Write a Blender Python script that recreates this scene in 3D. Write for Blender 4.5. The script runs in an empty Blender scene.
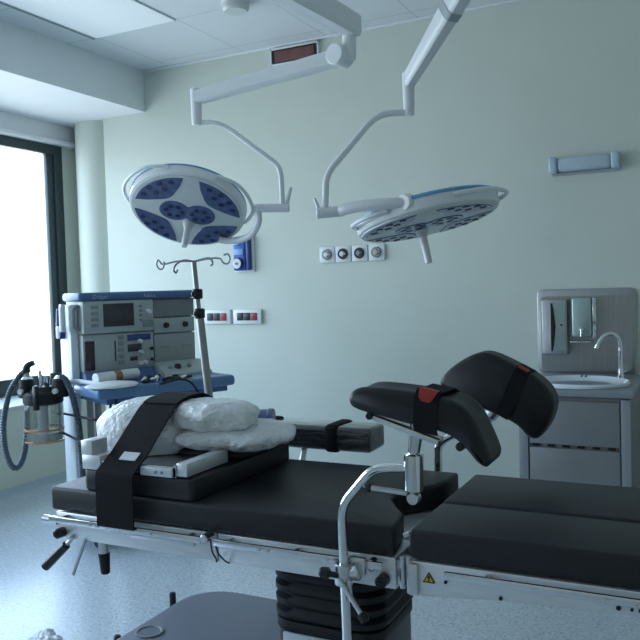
import bpy, bmesh, math, random
from mathutils import Vector, Matrix, noise
random.seed(4)
SC = bpy.context.scene
COL = SC.collection
PI = math.pi
R = math.radians
ORG = {}

# ------------------------------------------------------------------ materials
def mat(name, col, rough=.5, metal=0., var=.05, scale=40., bump=0., bscale=None, spec=.5, coat=0., trans=0., emit=None, estr=0., stretch=None, ior=1.45, alpha=1.):
    m = bpy.data.materials.new(name); m.use_nodes = True
    nt = m.node_tree; N = nt.nodes; L = nt.links
    b = N['Principled BSDF']
    tc = N.new('ShaderNodeTexCoord'); mp = N.new('ShaderNodeMapping')
    L.new(tc.outputs['Object'], mp.inputs['Vector'])
    if stretch: mp.inputs['Scale'].default_value = stretch
    nz = N.new('ShaderNodeTexNoise'); nz.inputs['Scale'].default_value = scale; nz.inputs['Detail'].default_value = 4
    L.new(mp.outputs['Vector'], nz.inputs['Vector'])
    cr = N.new('ShaderNodeValToRGB')
    lo = [max(0, c*(1-var)) for c in col]; hi = [min(1, c*(1+var)) for c in col]
    cr.color_ramp.elements[0].color = (*lo, 1); cr.color_ramp.elements[1].color = (*hi, 1)
    cr.color_ramp.elements[0].position = .3; cr.color_ramp.elements[1].position = .7
    L.new(nz.outputs['Fac'], cr.inputs['Fac']); L.new(cr.outputs['Color'], b.inputs['Base Color'])
    mr = N.new('ShaderNodeMapRange'); mr.inputs['To Min'].default_value = max(.02, rough*.88); mr.inputs['To Max'].default_value = min(1, rough*1.12)
    L.new(nz.outputs['Fac'], mr.inputs['Value']); L.new(mr.outputs['Result'], b.inputs['Roughness'])
    b.inputs['Metallic'].default_value = metal
    b.inputs['Specular IOR Level'].default_value = spec
    b.inputs['Coat Weight'].default_value = coat
    b.inputs['Transmission Weight'].default_value = trans
    b.inputs['IOR'].default_value = ior
    b.inputs['Alpha'].default_value = alpha
    if emit:
        b.inputs['Emission Color'].default_value = (*emit, 1); b.inputs['Emission Strength'].default_value = estr
    if bump:
        n2 = N.new('ShaderNodeTexNoise'); n2.inputs['Scale'].default_value = bscale or scale*3; n2.inputs['Detail'].default_value = 3
        L.new(mp.outputs['Vector'], n2.inputs['Vector'])
        bp = N.new('ShaderNodeBump'); bp.inputs['Strength'].default_value = bump; bp.inputs['Distance'].default_value = .01
        L.new(n2.outputs['Fac'], bp.inputs['Height']); L.new(bp.outputs['Normal'], b.inputs['Normal'])
    return m

def floor_mat():
    m = bpy.data.materials.new('speckled_vinyl'); m.use_nodes = True
    nt = m.node_tree; N = nt.nodes; L = nt.links; b = N['Principled BSDF']
    tc = N.new('ShaderNodeTexCoord')
    base = None
    nz = N.new('ShaderNodeTexNoise'); nz.inputs['Scale'].default_value = 60; nz.inputs['Detail'].default_value = 5
    L.new(tc.outputs['Object'], nz.inputs['Vector'])
    cr = N.new('ShaderNodeValToRGB'); L.new(nz.outputs['Fac'], cr.inputs['Fac'])
    cr.color_ramp.elements[0].position = .35; cr.color_ramp.elements[0].color = (.47, .53, .57, 1)
    cr.color_ramp.elements[1].position = .65; cr.color_ramp.elements[1].color = (.60, .65, .68, 1)
    last = cr.outputs['Color']
    for sc, th, c in ((75, .22, (.13, .19, .25)), (110, .24, (.75, .80, .82)), (52, .15, (.09, .14, .20))):
        v = N.new('ShaderNodeTexVoronoi'); v.inputs['Scale'].default_value = sc
        L.new(tc.outputs['Object'], v.inputs['Vector'])
        lt = N.new('ShaderNodeMapRange'); lt.inputs['From Min'].default_value = th; lt.inputs['From Max'].default_value = th+.08
        lt.inputs['To Min'].default_value = .42; lt.inputs['To Max'].default_value = 0
        L.new(v.outputs['Distance'], lt.inputs['Value'])
        mx = N.new('ShaderNodeMix'); mx.data_type = 'RGBA'
        L.new(lt.outputs['Result'], mx.inputs['Factor']); L.new(last, mx.inputs['A']); mx.inputs['B'].default_value = (*c, 1)
        last = mx.outputs['Result']
    L.new(last, b.inputs['Base Color'])
    b.inputs['Roughness'].default_value = .24
    b.inputs['Specular IOR Level'].default_value = .55
    return m

def ceiling_mat():
    m = bpy.data.materials.new('ceiling_tiles'); m.use_nodes = True
    nt = m.node_tree; N = nt.nodes; L = nt.links; b = N['Principled BSDF']
    tc = N.new('ShaderNodeTexCoord'); sp = N.new('ShaderNodeSeparateXYZ'); L.new(tc.outputs['Object'], sp.inputs['Vector'])
    facs = []
    for ax, off in (('X', 2.86), ('Y', -3.88)):
        a = N.new('ShaderNodeMath'); a.operation = 'ADD'; a.inputs[1].default_value = off + .635*20 + .3175
        L.new(sp.outputs[ax], a.inputs[0])
        md = N.new('ShaderNodeMath'); md.operation = 'MODULO'; md.inputs[1].default_value = .635; L.new(a.outputs[0], md.inputs[0])
        s = N.new('ShaderNodeMath'); s.operation = 'SUBTRACT'; s.inputs[1].default_value = .3175; L.new(md.outputs[0], s.inputs[0])
        ab = N.new('ShaderNodeMath'); ab.operation = 'ABSOLUTE'; L.new(s.outputs[0], ab.inputs[0])
        l = N.new('ShaderNodeMath'); l.operation = 'LESS_THAN'; l.inputs[1].default_value = .004; L.new(ab.outputs[0], l.inputs[0])
        facs.append(l)
    mxm = N.new('ShaderNodeMath'); mxm.operation = 'MAXIMUM'; L.new(facs[0].outputs[0], mxm.inputs[0]); L.new(facs[1].outputs[0], mxm.inputs[1])
    mx = N.new('ShaderNodeMix'); mx.data_type = 'RGBA'
    L.new(mxm.outputs[0], mx.inputs['Factor']); mx.inputs['A'].default_value = (.68, .72, .74, 1); mx.inputs['B'].default_value = (.50, .54, .56, 1)
    L.new(mx.outputs['Result'], b.inputs['Base Color']); b.inputs['Roughness'].default_value = .6
    return m

def pane_mat(name, tint, gloss=.08, rough=.02):
    m = bpy.data.materials.new(name); m.use_nodes = True
    nt = m.node_tree; N = nt.nodes; L = nt.links
    N.remove(N['Principled BSDF']); out = N['Material Output']
    t = N.new('ShaderNodeBsdfTransparent'); g = N.new('ShaderNodeBsdfGlossy'); g.inputs['Roughness'].default_value = rough
    nz = N.new('ShaderNodeTexNoise'); nz.inputs['Scale'].default_value = 3
    cr = N.new('ShaderNodeValToRGB'); cr.color_ramp.elements[0].color = (*[c*.97 for c in tint], 1); cr.color_ramp.elements[1].color = (*tint, 1)
    L.new(nz.outputs['Fac'], cr.inputs['Fac']); L.new(cr.outputs['Color'], t.inputs['Color'])
    lw = N.new('ShaderNodeLayerWeight'); lw.inputs['Blend'].default_value = .25
    ml = N.new('ShaderNodeMath'); ml.operation = 'MULTIPLY_ADD'; ml.inputs[1].default_value = .5; ml.inputs[2].default_value = gloss*.5
    L.new(lw.outputs['Fresnel'], ml.inputs[0])
    mx = N.new('ShaderNodeMixShader'); L.new(ml.outputs[0], mx.inputs['Fac']); L.new(t.outputs[0], mx.inputs[1]); L.new(g.outputs[0], mx.inputs[2])
    L.new(mx.outputs[0], out.inputs['Surface'])
    return m

def film_mat(name, col, alpha, rough, bump):
    m = mat(name, col, rough, var=.06, scale=12, bump=bump, bscale=70, spec=.6)
    m.node_tree.nodes['Principled BSDF'].inputs['Alpha'].default_value = alpha
    return m

M = {}
M['wall'] = mat('wall_paint', (.60, .645, .58), .55, var=.02, scale=3, bump=.04, bscale=160)
M['wall_dim'] = mat('wall_paint_far_side', (.66, .68, .62), .6, var=.02, scale=3)
M['wall_warm'] = mat('wall_paint_warm', (.68, .63, .55), .6, var=.02, scale=3)
M['wall_low'] = mat('wall_paint_window_side', (.60, .62, .52), .55, var=.02, scale=3, bump=.04, bscale=160)
M['floor'] = floor_mat()
M['ceil'] = ceiling_mat()
M['beam'] = mat('beam_paint', (.78, .82, .83), .6, var=.02, scale=4)
M['soffit'] = mat('soffit_paint', (.80, .82, .84), .6, var=.02, scale=4)
M['skirt'] = mat('vinyl_skirting', (.42, .48, .51), .4, var=.08, scale=90)
M['frame_dark'] = mat('dark_frame', (.035, .055, .06), .4, var=.1, scale=30)
M['glass'] = pane_mat('window_glass', (.96, .98, .98))
M['sill'] = mat('pale_sill', (.62, .64, .60), .4, var=.03)
M['diffuser'] = mat('lamp_diffuser', (.85, .88, .9), .4, var=.01, scale=8, emit=(.72, .88, 1.), estr=.20)
M['trim_white'] = mat('white_trim', (.70, .74, .76), .45, var=.02)
M['trim_grey'] = mat('grey_trim', (.36, .41, .43), .45, var=.02)
M['black_pad'] = mat('black_vinyl', (.0135, .0145, .018), .47, var=.12, scale=160, bump=.06, bscale=500, spec=.42)
M['black_pad2'] = mat('dark_grey_vinyl', (.018, .019, .023), .42, var=.12, scale=160, bump=.06, bscale=500, spec=.45)
M['rubber'] = mat('black_rubber', (.009, .010, .012), .5, var=.1, scale=60, spec=.4)
M['black_plastic'] = mat('black_plastic', (.012, .013, .015), .3, var=.1, scale=60)
M['strap'] = mat('black_webbing', (.010, .010, .012), .8, var=.25, scale=300, bump=.3, bscale=700, spec=.2)
M['steel'] = mat('brushed_steel', (.60, .62, .63), .3, metal=1, var=.06, scale=30, stretch=(1, 1, 12))
M['steel_rail'] = mat('rail_steel', (.66, .68, .70), .22, metal=1, var=.05, scale=30)
M['steel_plate'] = mat('frame_steel', (.72, .745, .76), .38, metal=.6, var=.06, scale=14, stretch=(1, 1, 6))
M['chrome'] = mat('chrome', (.72, .74, .75), .1, metal=1, var=.03, scale=50)
M['steel_dull'] = mat('sink_steel', (.42, .43, .43), .33, metal=1, var=.08, scale=6, stretch=(20, 1, 1))
M['cab_grey'] = mat('cabinet_grey', (.25, .255, .26), .35, metal=.25, var=.04, scale=10)
M['cab_stile'] = mat('cabinet_stile_grey', (.30, .325, .345), .35, metal=.25, var=.04, scale=10)
M['base_grey'] = mat('base_cover_grey', (.165, .18, .22), .45, var=.04, scale=25, bump=.03, bscale=300)
M['housing_pale'] = mat('housing_pale', (.55, .62, .66), .35, var=.05, scale=20)
M['lamp_white'] = mat('lamp_enamel', (.76, .79, .80), .3, var=.02, scale=10, coat=.2)
M['lamp_grey'] = mat('lamp_face', (.58, .62, .60), .35, var=.03, scale=12)
M['lens'] = mat('lens_blue', (.085, .12, .235), .22, var=.25, scale=38, spec=.45, coat=.12)
M['led'] = mat('led_reflector', (.032, .048, .115), .15, metal=.1, var=.3, scale=60)
M['blue_ring'] = mat('blue_ring', (.13, .33, .58), .25, var=.06, scale=20, spec=.7)
M['white_plastic'] = mat('white_plastic', (.72, .75, .76), .35, var=.02, scale=20)
M['machine_grey'] = mat('machine_grey', (.33, .37, .365), .4, var=.03, scale=18)
M['machine_panel'] = mat('machine_panel', (.40, .45, .44), .4, var=.03, scale=18)
M['machine_dark'] = mat('machine_door', (.21, .235, .23), .4, var=.03, scale=18)
M['machine_white'] = mat('machine_white', (.66, .72, .76), .35, var=.03, scale=18)
M['machine_blue'] = mat('machine_blue', (.075, .15, .30), .35, var=.06, scale=20)
M['shelf_blue'] = mat('shelf_blue', (.115, .22, .38), .3, var=.06, scale=20)
M['screen'] = mat('dark_screen', (.035, .035, .045), .15, var=.15, scale=30, spec=.6)
M['screen_maroon'] = mat('maroon_display', (.045, .02, .028), .2, var=.2, scale=30, spec=.6)
M['blue_strip'] = mat('blue_display', (.035, .07, .22), .25, var=.15, scale=60)
M['key_grey'] = mat('key_grey', (.24, .27, .275), .5, var=.04)
M['hose'] = mat('grey_blue_hose', (.07, .10, .125), .4, var=.12, scale=60)
M['cable'] = mat('black_cable', (.012, .014, .017), .4, var=.1, scale=60)
M['lime'] = mat('soda_lime', (.70, .66, .60), .7, var=.12, scale=180, bump=.4, bscale=300)
M['orange_ring'] = mat('orange_band', (.55, .26, .12), .4, var=.08, scale=40)
M['jar'] = pane_mat('clear_jar', (.93, .95, .94), gloss=.3, rough=.05)
M['film'] = film_mat('bubble_film', (.90, .92, .93), .95, .3, .8)
M['film_grey'] = film_mat('plastic_film', (.78, .81, .83), .92, .24, .75)
M['film_dark'] = mat('dark_plastic_wrap', (.020, .022, .025),   .14, var=.6, scale=26, bump=1., bscale=26, spec=1., coat=1., stretch=(.35, 1, 3))
M['blue_plastic'] = mat('blue_grey_plastic', (.13, .18, .30), .25, var=.15, scale=20, spec=.7)
M['device_blue'] = mat('device_blue', (.028, .085, .42), .3, var=.12, scale=30)
M['device_dark'] = mat('device_navy', (.012, .035, .17), .3, var=.12, scale=30)
M['device_pale'] = mat('device_pale_blue', (.22, .40, .72), .3, var=.1, scale=30)
M['socket_navy'] = mat('socket_navy', (.02, .035, .075), .35, var=.1)
M['socket_black'] = mat('socket_black', (.015, .015, .02), .35, var=.1)
M['socket_red'] = mat('socket_red', (.28, .03, .045), .35, var=.1)
M['red'] = mat('red_buckle', (.38, .03, .025), .4, var=.08)
M['red_dark'] = mat('red_brown_panel', (.17, .065, .065), .25, var=.2, scale=14, stretch=(1, 1, .3), spec=.6)
M['yellow'] = mat('warning_yellow', (.75, .46, .03), .4, var=.05)
M['black_ink'] = mat('black_ink', (.01, .01, .01), .5, var=.1)
M['white_ink'] = mat('white_ink', (.42, .50, .60), .5, var=.02)
M['tan'] = mat('brown_band', (.30, .16, .08), .5, var=.1)
M['beige'] = mat('beige_fitting', (.52, .47, .36), .4, var=.05)
M['ceramic'] = mat('basin_white', (.74, .78, .82), .15, var=.02, scale=8, spec=.7)
M['pole_grey'] = mat('pole_grey', (.30, .32, .33), .35, metal=.7, var=.05, scale=30)
M['lamp_tube'] = mat('emergency_lens', (.46, .56, .64), .3, var=.03, scale=20)
M['teal_steel'] = mat('dispenser_steel', (.40, .52, .51), .3, metal=.9, var=.06, scale=12)

# ------------------------------------------------------------------ mesh helpers
def mtx_to(p0, p1):
    d = Vector(p1) - Vector(p0)
    return Matrix.Translation(Vector(p0)) @ d.to_track_quat('Z', 'Y').to_matrix().to_4x4(), d.length

def merge(bm, other, m=None):
    if m is not None: bmesh.ops.transform(other, matrix=m, verts=other.verts)
    me = bpy.data.meshes.new('tmp'); other.to_mesh(me); other.free(); bm.from_mesh(me); bpy.data.meshes.remove(me)

def box(bm, c, s, bev=0, rot=None, seg=2):
    t = bmesh.new(); bmesh.ops.create_cube(t, size=1)
    bmesh.ops.scale(t, vec=s, verts=t.verts)
    if bev: bmesh.ops.bevel(t, geom=t.edges[:], offset=bev, segments=seg, profile=.5, affect='EDGES')
    m = Matrix.Translation(Vector(c))
    if rot is not None: m = m @ rot
    merge(bm, t, m); return bm

def box2(bm, a, b, bev=0, seg=2):
    return box(bm, [(a[i]+b[i])/2 for i in range(3)], [abs(b[i]-a[i]) for i in range(3)], bev, seg=seg)

def cyl(bm, p0, p1, r0, r1=None, seg=20, bev=0):
    r1 = r0 if r1 is None else r1
    m, l = mtx_to(p0, p1)
    t = bmesh.new()
    prof = [(0, 0), (r0-bev, 0), (r0, bev), (r1, l-bev), (r1-bev, l), (0, l)] if bev else [(0, 0), (r0, 0), (r1, l), (0, l)]
    lathe(t, prof, seg); merge(bm, t, m); return bm

def lathe(bm, prof, seg=32):
    rings = []
    for r, z in prof:
        if r < 1e-6: rings.append([bm.verts.new((0, 0, z))])
        else: rings.append([bm.verts.new((r*math.cos(2*PI*k/seg), r*math.sin(2*PI*k/seg), z)) for k in range(seg)])
    for a, b in zip(rings, rings[1:]):
        for k in range(seg):
            k2 = (k+1) % seg
            if len(a) == 1 and len(b) == 1: continue
            if len(a) == 1: bm.faces.new((a[0], b[k2], b[k]))
            elif len(b) == 1: bm.faces.new((a[k], a[k2], b[0]))
            else: bm.faces.new((a[k], a[k2], b[k2], b[k]))
    bmesh.ops.recalc_face_normals(bm, faces=bm.faces); return bm

def smooth_path(pts, n=6):
    P = [Vector(p) for p in pts]; out = []
    for i in range(len(P)-1):
        p0 = P[max(i-1, 0)]; p1 = P[i]; p2 = P[i+1]; p3 = P[min(i+2, len(P)-1)]
        for k in range(n):
            t = k/n
            out.append(.5*((2*p1) + (p2-p0)*t + (2*p0-5*p1+4*p2-p3)*t*t + (3*p1-p0-3*p2+p3)*t**3))
    out.append(P[-1]); return out

def round_path(pts, rad=.03, n=6):
    P = [Vector(p) for p in pts]; out = [P[0]]
    for i in range(1, len(P)-1):
        a = (P[i-1]-P[i]); b = (P[i+1]-P[i]); d = min(rad, a.length*.48, b.length*.48)
        s = P[i]+a.normalized()*d; e = P[i]+b.normalized()*d
        for k in range(n+1):
            t = k/n; out.append(s*(1-t)**2 + P[i]*2*t*(1-t) + e*t*t)
    out.append(P[-1]); return out

def tube(bm, pts, r, seg=12, ridge=None):
    P = [Vector(p) for p in pts]
    if ridge:
        # resample finely and modulate the radius
        L = [0]
        for a, b in zip(P, P[1:]): L.append(L[-1]+(b-a).length)
        n = int(L[-1]/(ridge/2)); Q = []
        j = 0
        for k in range(n+1):
            s = L[-1]*k/n
            while j < len(L)-2 and L[j+1] < s: j += 1
            t = (s-L[j])/max(1e-9, L[j+1]-L[j]); Q.append(P[j].lerp(P[j+1], t))
        P = Q
    t0 = (P[1]-P[0]).normalized(); up = Vector((0, 0, 1)) if abs(t0.z) < .9 else Vector((1, 0, 0))
    nrm = t0.cross(up).normalized(); rings = []
    for i, p in enumerate(P):
        t = (P[min(i+1, len(P)-1)]-P[max(i-1, 0)]).normalized()
        nrm = (nrm - t*nrm.dot(t)).normalized(); b = t.cross(nrm)
        rr = r if not callable(r) else r(i/(len(P)-1))
        if ridge and i % 2: rr *= .8
        rings.append([bm.verts.new(p+(nrm*math.cos(2*PI*k/seg)+b*math.sin(2*PI*k/seg))*rr) for k in range(seg)])
    for a, b in zip(rings, rings[1:]):
        for k in range(seg): bm.faces.new((a[k], a[(k+1) % seg], b[(k+1) % seg], b[k]))
    bm.faces.new(rings[0][::-1]); bm.faces.new(rings[-1])
    bmesh.ops.recalc_face_normals(bm, faces=bm.faces)
    return bm

def prism(bm, poly, h0, h1, f=lambda a, b, h: (a, b, h), bev=0, seg=2):
    t = bmesh.new()
    A = [t.verts.new(f(a, b, h0)) for a, b in poly]; B = [t.verts.new(f(a, b, h1)) for a, b in poly]
    t.faces.new(A[::-1]); t.faces.new(B); n = len(poly)
    for i in range(n): t.faces.new((A[i], A[(i+1) % n], B[(i+1) % n], B[i]))
    bmesh.ops.recalc_face_normals(t, faces=t.faces)
    if bev:
        es = [e for e in t.edges if (e.verts[0] in A and e.verts[1] in A) or (e.verts[0] in B and e.verts[1] in B) or e.calc_face_angle(0) > .6]
        bmesh.ops.bevel(t, geom=es, offset=bev, segments=seg, profile=.5, affect='EDGES')
    merge(bm, t); return bm

def rrect(x0, y0, x1, y1, r, n=6):
    out = []
    for cx, cy, a in ((x1-r, y1-r, 0), (x0+r, y1-r, 90), (x0+r, y0+r, 180), (x1-r, y0+r, 270)):
        for k in range(n+1):
            t = R(a+90*k/n); out.append((cx+r*math.cos(t), cy+r*math.sin(t)))
    return out

def ribbon(bm, centers, width_vec, thick):
    """a strap: centre line points, half-width vectors, thickness"""
    P = [Vector(c) for c in centers]; W = [Vector(w) for w in width_vec]; rows = []
    for i, p in enumerate(P):
        t = (P[min(i+1, len(P)-1)]-P[max(i-1, 0)]).normalized(); n = t.cross(W[i]).normalized()*thick/2
        rows.append([bm.verts.new(v) for v in (p-W[i]-n, p+W[i]-n, p+W[i]+n, p-W[i]+n)])
    for a, b in zip(rows, rows[1:]):
        for k in range(4): bm.faces.new((a[k], a[(k+1) % 4], b[(k+1) % 4], b[k]))
    bm.faces.new(rows[0][::-1]); bm.faces.new(rows[-1]); bmesh.ops.recalc_face_normals(bm, faces=bm.faces); return bm

def blob(bm, c, rad, amp=.12, freq=5., flat=None, seed=0, sub=5, tilt=None, power=1.):
    t = bmesh.new(); bmesh.ops.create_icosphere(t, subdivisions=sub, radius=1)
    off = Vector((seed*3.1, seed*1.7, seed*2.3))
    for v in t.verts:
        d = v.co.normalized()
        if power != 1.: d = Vector([math.copysign(abs(x)**power, x) for x in d])
        p = Vector((d.x*rad[0], d.y*rad[1], d.z*rad[2]))
        k = noise.fractal(p*freq+off, 1., 2., 4)*amp + abs(noise.noise(p*freq*3.1+off))*amp*.35
        p = p*(1+k)
        if flat is not None and p.z < flat: p.z = flat + (p.z-flat)*.12
        v.co = p
    if tilt: bmesh.ops.transform(t, matrix=tilt, verts=t.verts)
    merge(bm, t, Matrix.Translation(Vector(c))); return bm

def obj(name, bm, m, parent=None, org=None, ang=38, **props):
    bmesh.ops.recalc_face_normals(bm, faces=bm.faces)
    me = bpy.data.meshes.new(name)
    o = bpy.data.objects.new(name, me); COL.objects.link(o)
    if parent is not None:
        o.parent = parent; off = ORG[parent]
    else:
        off = Vector(org) if org is not None else Vector((0, 0, 0)); o.location = off
    ORG[o] = off
    if off.length: bmesh.ops.translate(bm, vec=-off, verts=bm.verts)
    bm.to_mesh(me); bm.free()
    for p in me.polygons: p.use_smooth = True
    me.set_sharp_from_angle(angle=R(ang))
    me.materials.append(M[m])
    for k, v in props.items(): o[k] = v
    return o

def tag(o, label, cat, group=None):
    o['label'] = label; o['category'] = cat
    if group: o['group'] = group
    return o

def thing(name, label, cat, loc, rz=None, group=None):
    o = bpy.data.objects.new(name, None); o.empty_display_size = .1; COL.objects.link(o)
    o.location = loc
    if rz is not None: o.rotation_euler = (0, 0, rz); ORG[o] = Vector((0, 0, 0))   # parts in local space
    else: ORG[o] = Vector(loc)
    return tag(o, label, cat, group)

def B(): return bmesh.new()
def struct(name, bm, m): return obj(name, bm, m, kind='structure')

def text_mesh(body, size, depth=.0004):
    cu = bpy.data.curves.new('lettering', 'FONT'); cu.body = body; cu.size = size; cu.extrude = depth
    o = bpy.data.objects.new('lettering', cu); COL.objects.link(o)
    bpy.context.view_layer.update()
    me = bpy.data.meshes.new_from_object(o.evaluated_get(bpy.context.evaluated_depsgraph_get()))
    t = B(); t.from_mesh(me); bpy.data.meshes.remove(me)
    bpy.data.objects.remove(o); bpy.data.curves.remove(cu)
    return t

def dup_tree(o, parent=None):
    c = o.copy(); COL.objects.link(c)
    if parent is not None: c.parent = parent
    ORG[c] = ORG[o]
    for ch in list(o.children): dup_tree(ch, c)
    return c

# ------------------------------------------------------------------ room
XW, YB, ZC = -4.16, 4.646, 3.0
XR, YF = 2.3, -2.2
XO = -4.60      # plane of the window, behind a low wall with a ledge
b = B(); box2(b, (XO-.2, YF-.2, -.1), (XR+.2, YB+.4, 0)); struct('floor', b, 'floor')
b = B(); box2(b, (XO-.2, YF-.2, ZC), (XR+.2, YB+.4, ZC+.12)); struct('ceiling', b, 'ceil')
b = B(); box2(b, (-4.15, YB, 0), (XR+.2, YB+.4, ZC)); box2(b, (XO-.2, 4.80, 0), (-4.15, YB+.4, ZC)); struct('wall_back', b, 'wall')
b = B(); cyl(b, (-4.335, 4.80, .60), (-4.335, 4.80, 2.71), .185, seg=64); struct('trim_4', b, 'wall')
b = B(); box2(b, (XR, YF, 0), (XR+.2, YB, ZC)); struct('wall_right', b, 'wall_dim')
b = B(); box2(b, (XO-.2, YF-.2, 0), (XR+.2, YF, ZC)); struct('wall_front', b, 'wall_warm')
WY0, WY1, WZ0, WZ1 = -.8, 4.655, .60, 2.535
b = B()
box2(b, (XO-.22, YF, 0), (XW, 4.80, .60))
struct('wall_left', b, 'wall_low')
b = B()
box2(b, (XO-.22, YF, WZ1), (XO, 4.80, ZC)); box2(b, (XO-.22, YF, .60), (XO, WY0, WZ1)); box2(b, (XO-.22, WY1, .60), (XO, 4.80, WZ1))
struct('trim_8', b, 'wall')
b = B()
box2(b, (XO-.05, WY0, WZ0), (XO+.005, WY1, .745), .006); box2(b, (XO-.05, WY0, WZ1-.075), (XO+.005, WY1, WZ1), .006)
for y, w_ in ((WY0, .13), (WY1-.085, .085), (2.75, .09), (.95, .09)):
    box2(b, (XO-.049, y, WZ0+.002), (XO+.0035, y+w_, WZ1-.002), .004)
box2(b, (XO-.048, WY1-.15, .70), (XO-.012, WY1-.06, WZ1-.03), .004)
wf = struct('window_1', b, 'frame_dark')
b = B(); box2(b, (XO-.034, WY0+.1, WZ0+.1), (XO-.028, WY1-.12, WZ1-.04)); obj('pane', b, 'glass', wf, kind='structure')
b = B(); box2(b, (XO, YF, .60), (XW+.012, 4.62, .622), .006); struct('trim_5', b, 'sill')
# bulkhead: vertical face at x=-3.74 and low soffit over the window
b = B(); box2(b, (-3.80, YF, 2.715), (-3.74, YB, ZC), .003); struct('trim_1', b, 'beam')
b = B(); box2(b, (XO, YF, 2.70), (-3.742, 4.80, 2.72)); struct('trim_2', b, 'soffit')
b = B(); box2(b, (XO, YF, 2.56), (XO+.03, 4.79, 2.70), .004); box2(b, (XO, YF, 2.536), (XO+.075, 4.76, 2.566), .004); struct('trim_3', b, 'soffit')
# thin ceiling strips along the bulkhead
b = B(); box2(b, (-3.535, YF, 2.994), (-3.522, 3.9, 3.0)); box2(b, (-3.505, YF, 2.994), (-3.495, 3.9, 3.0)); struct('trim_6', b, 'trim_grey')
b = B(); box2(b, (-3.74, YB-.02, 2.985), (XR, YB, 3.0), .003); struct('trim_7', b, 'trim_white')
# coved skirting
b = B()
for a in ((XW, YF), ):
    prism(b, [(0, 0), (.05, 0), (.02, .012), (.006, .035), (.004, .085), (0, .085)], YF, YB, lambda u, z, y: (XW+u, y, z))
struct('baseboard_left', b, 'skirt')
b = B(); prism(b, [(0, 0), (.05, 0), (.02, .012), (.006, .035), (.004, .085), (0, .085)], XW, XR, lambda u, z, x: (x, YB-u, z)); struct('baseboard_back', b, 'skirt')

# ------------------------------------------------------------------ ceiling things
t = thing('ceiling_light', 'bright flat rectangular ceiling panel next to the bulkhead above the window', 'ceiling light', (-3.18, 2.6, 2.99))
b = B(); box2(b, (-3.485, 1.35, 2.991), (-2.875, 3.877, 2.999), .002); obj('diffuser', b, 'diffuser', t)
b = B()
for a, c in (((-3.497, 1.33, 2.992), (-3.483, 3.885, 3.0)), ((-2.877, 1.33, 2.992), (-2.867, 3.885, 3.0)), ((-3.49, 3.875, 2.992), (-2.87, 3.885, 3.0)), ((-3.49, 1.33, 2.985), (-2.87, 1.345, 3.0))): box2(b, a, c)
obj('frame', b, 'trim_white', t)
t = thing('ceiling_sensor', 'small round white sensor puck hanging from the ceiling', 'sensor', (-2.39, 3.9, 3.0))
b = B(); cyl(b, (-2.405, 3.83, 2.945), (-2.405, 3.83, 3.0), .077, seg=32, bev=.012); obj('body', b, 'lamp_grey', t)
b = B(); cyl(b, (-2.405, 3.83, 2.99), (-2.405, 3.83, 3.0), .081, seg=32, bev=.003); obj('cover', b, 'white_plastic', t)

# ------------------------------------------------------------------ back wall fittings
t = thing('wall_indicator', 'red-brown lit-up style panel in white frame high on the back wall under the ceiling', 'wall panel', (-2.455, YB, 2.925))
t['label'] = 'dark red-brown rectangular panel in a white frame high on the back wall'
b = B()
for a, c in (((-2.64, 4.62, 2.862), (-2.275, YB, 2.872)), ((-2.64, 4.62, 2.965), (-2.275, YB, 2.978)), ((-2.64, 4.62, 2.862), (-2.630, YB, 2.978)), ((-2.285, 4.62, 2.862), (-2.275, YB, 2.978))): box2(b, a, c, .002)
obj('frame', b, 'white_plastic', t)
b = B(); box2(b, (-2.633, 4.63, 2.868), (-2.282, YB, 2.97)); obj('surround', b, 'black_plastic', t)
b = B(); box2(b, (-2.61, 4.626, 2.882), (-2.31, 4.634, 2.955), .003); obj('panel', b, 'red_dark', t)

# emergency strip lamp
t = thing('emergency_lamp', 'long pale blue strip lamp on the back wall above the sink', 'lamp', (-.62, YB, 2.0))
b = B(); box2(b, (-.765, 4.585, 1.972), (-.475, YB, 2.052), .02, 3); obj('lens', b, 'lamp_tube', t)
for xa, xb in ((-.81, -.765), (-.475, -.43)):
    b = B(); box2(b, (xa, 4.578, 1.966), (xb, YB, 2.058), .012, 3); obj('end_cap', b, 'lamp_tube', t)
b = B(); box2(b, (-.80, 4.63, 1.955), (-.44, YB, 1.968)); obj('back_plate', b, 'trim_grey', t)

# medical gas outlets
gas = [(-2.258, 'leftmost of the four gas outlets', 'white_plastic', 'key_grey'), (-2.142, 'second gas outlet from the left', 'white_plastic', 'socket_black'),
       (-2.024, 'third gas outlet from the left', 'key_grey', 'socket_black'), (-1.904, 'rightmost of the four gas outlets', 'beige', 'key_grey')]
gl = ['square gas outlet with pale white bayonet, leftmost of four on the back wall', 'square gas outlet with white centre in black ring, second from the left',
      'square gas outlet with all dark centre, third from the left', 'square gas outlet with beige centre, rightmost of four on the back wall']
for (x, _, mc, mr_), lab in zip(gas, gl):
    t = thing('gas_outlet', lab, 'gas outlet', (x, YB, 1.57), group='medical gas outlets on the back wall')
    b = B(); box2(b, (x-.056, 4.628, 1.516), (x+.056, YB, 1.622), .006); obj('plate', b, 'white_plastic', t)
    b = B(); cyl(b, (x, 4.63, 1.57), (x, 4.615, 1.57), .036, .034, 28, .003); o = obj('collar', b, mr_, t)
    b = B(); cyl(b, (x, 4.617, 1.57), (x, 4.603, 1.57), .018, .016, 20, .003); box2(b, (x+.012, 4.606, 1.565), (x+.026, 4.618, 1.575), .001); obj('bayonet', b, mc, t)

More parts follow.
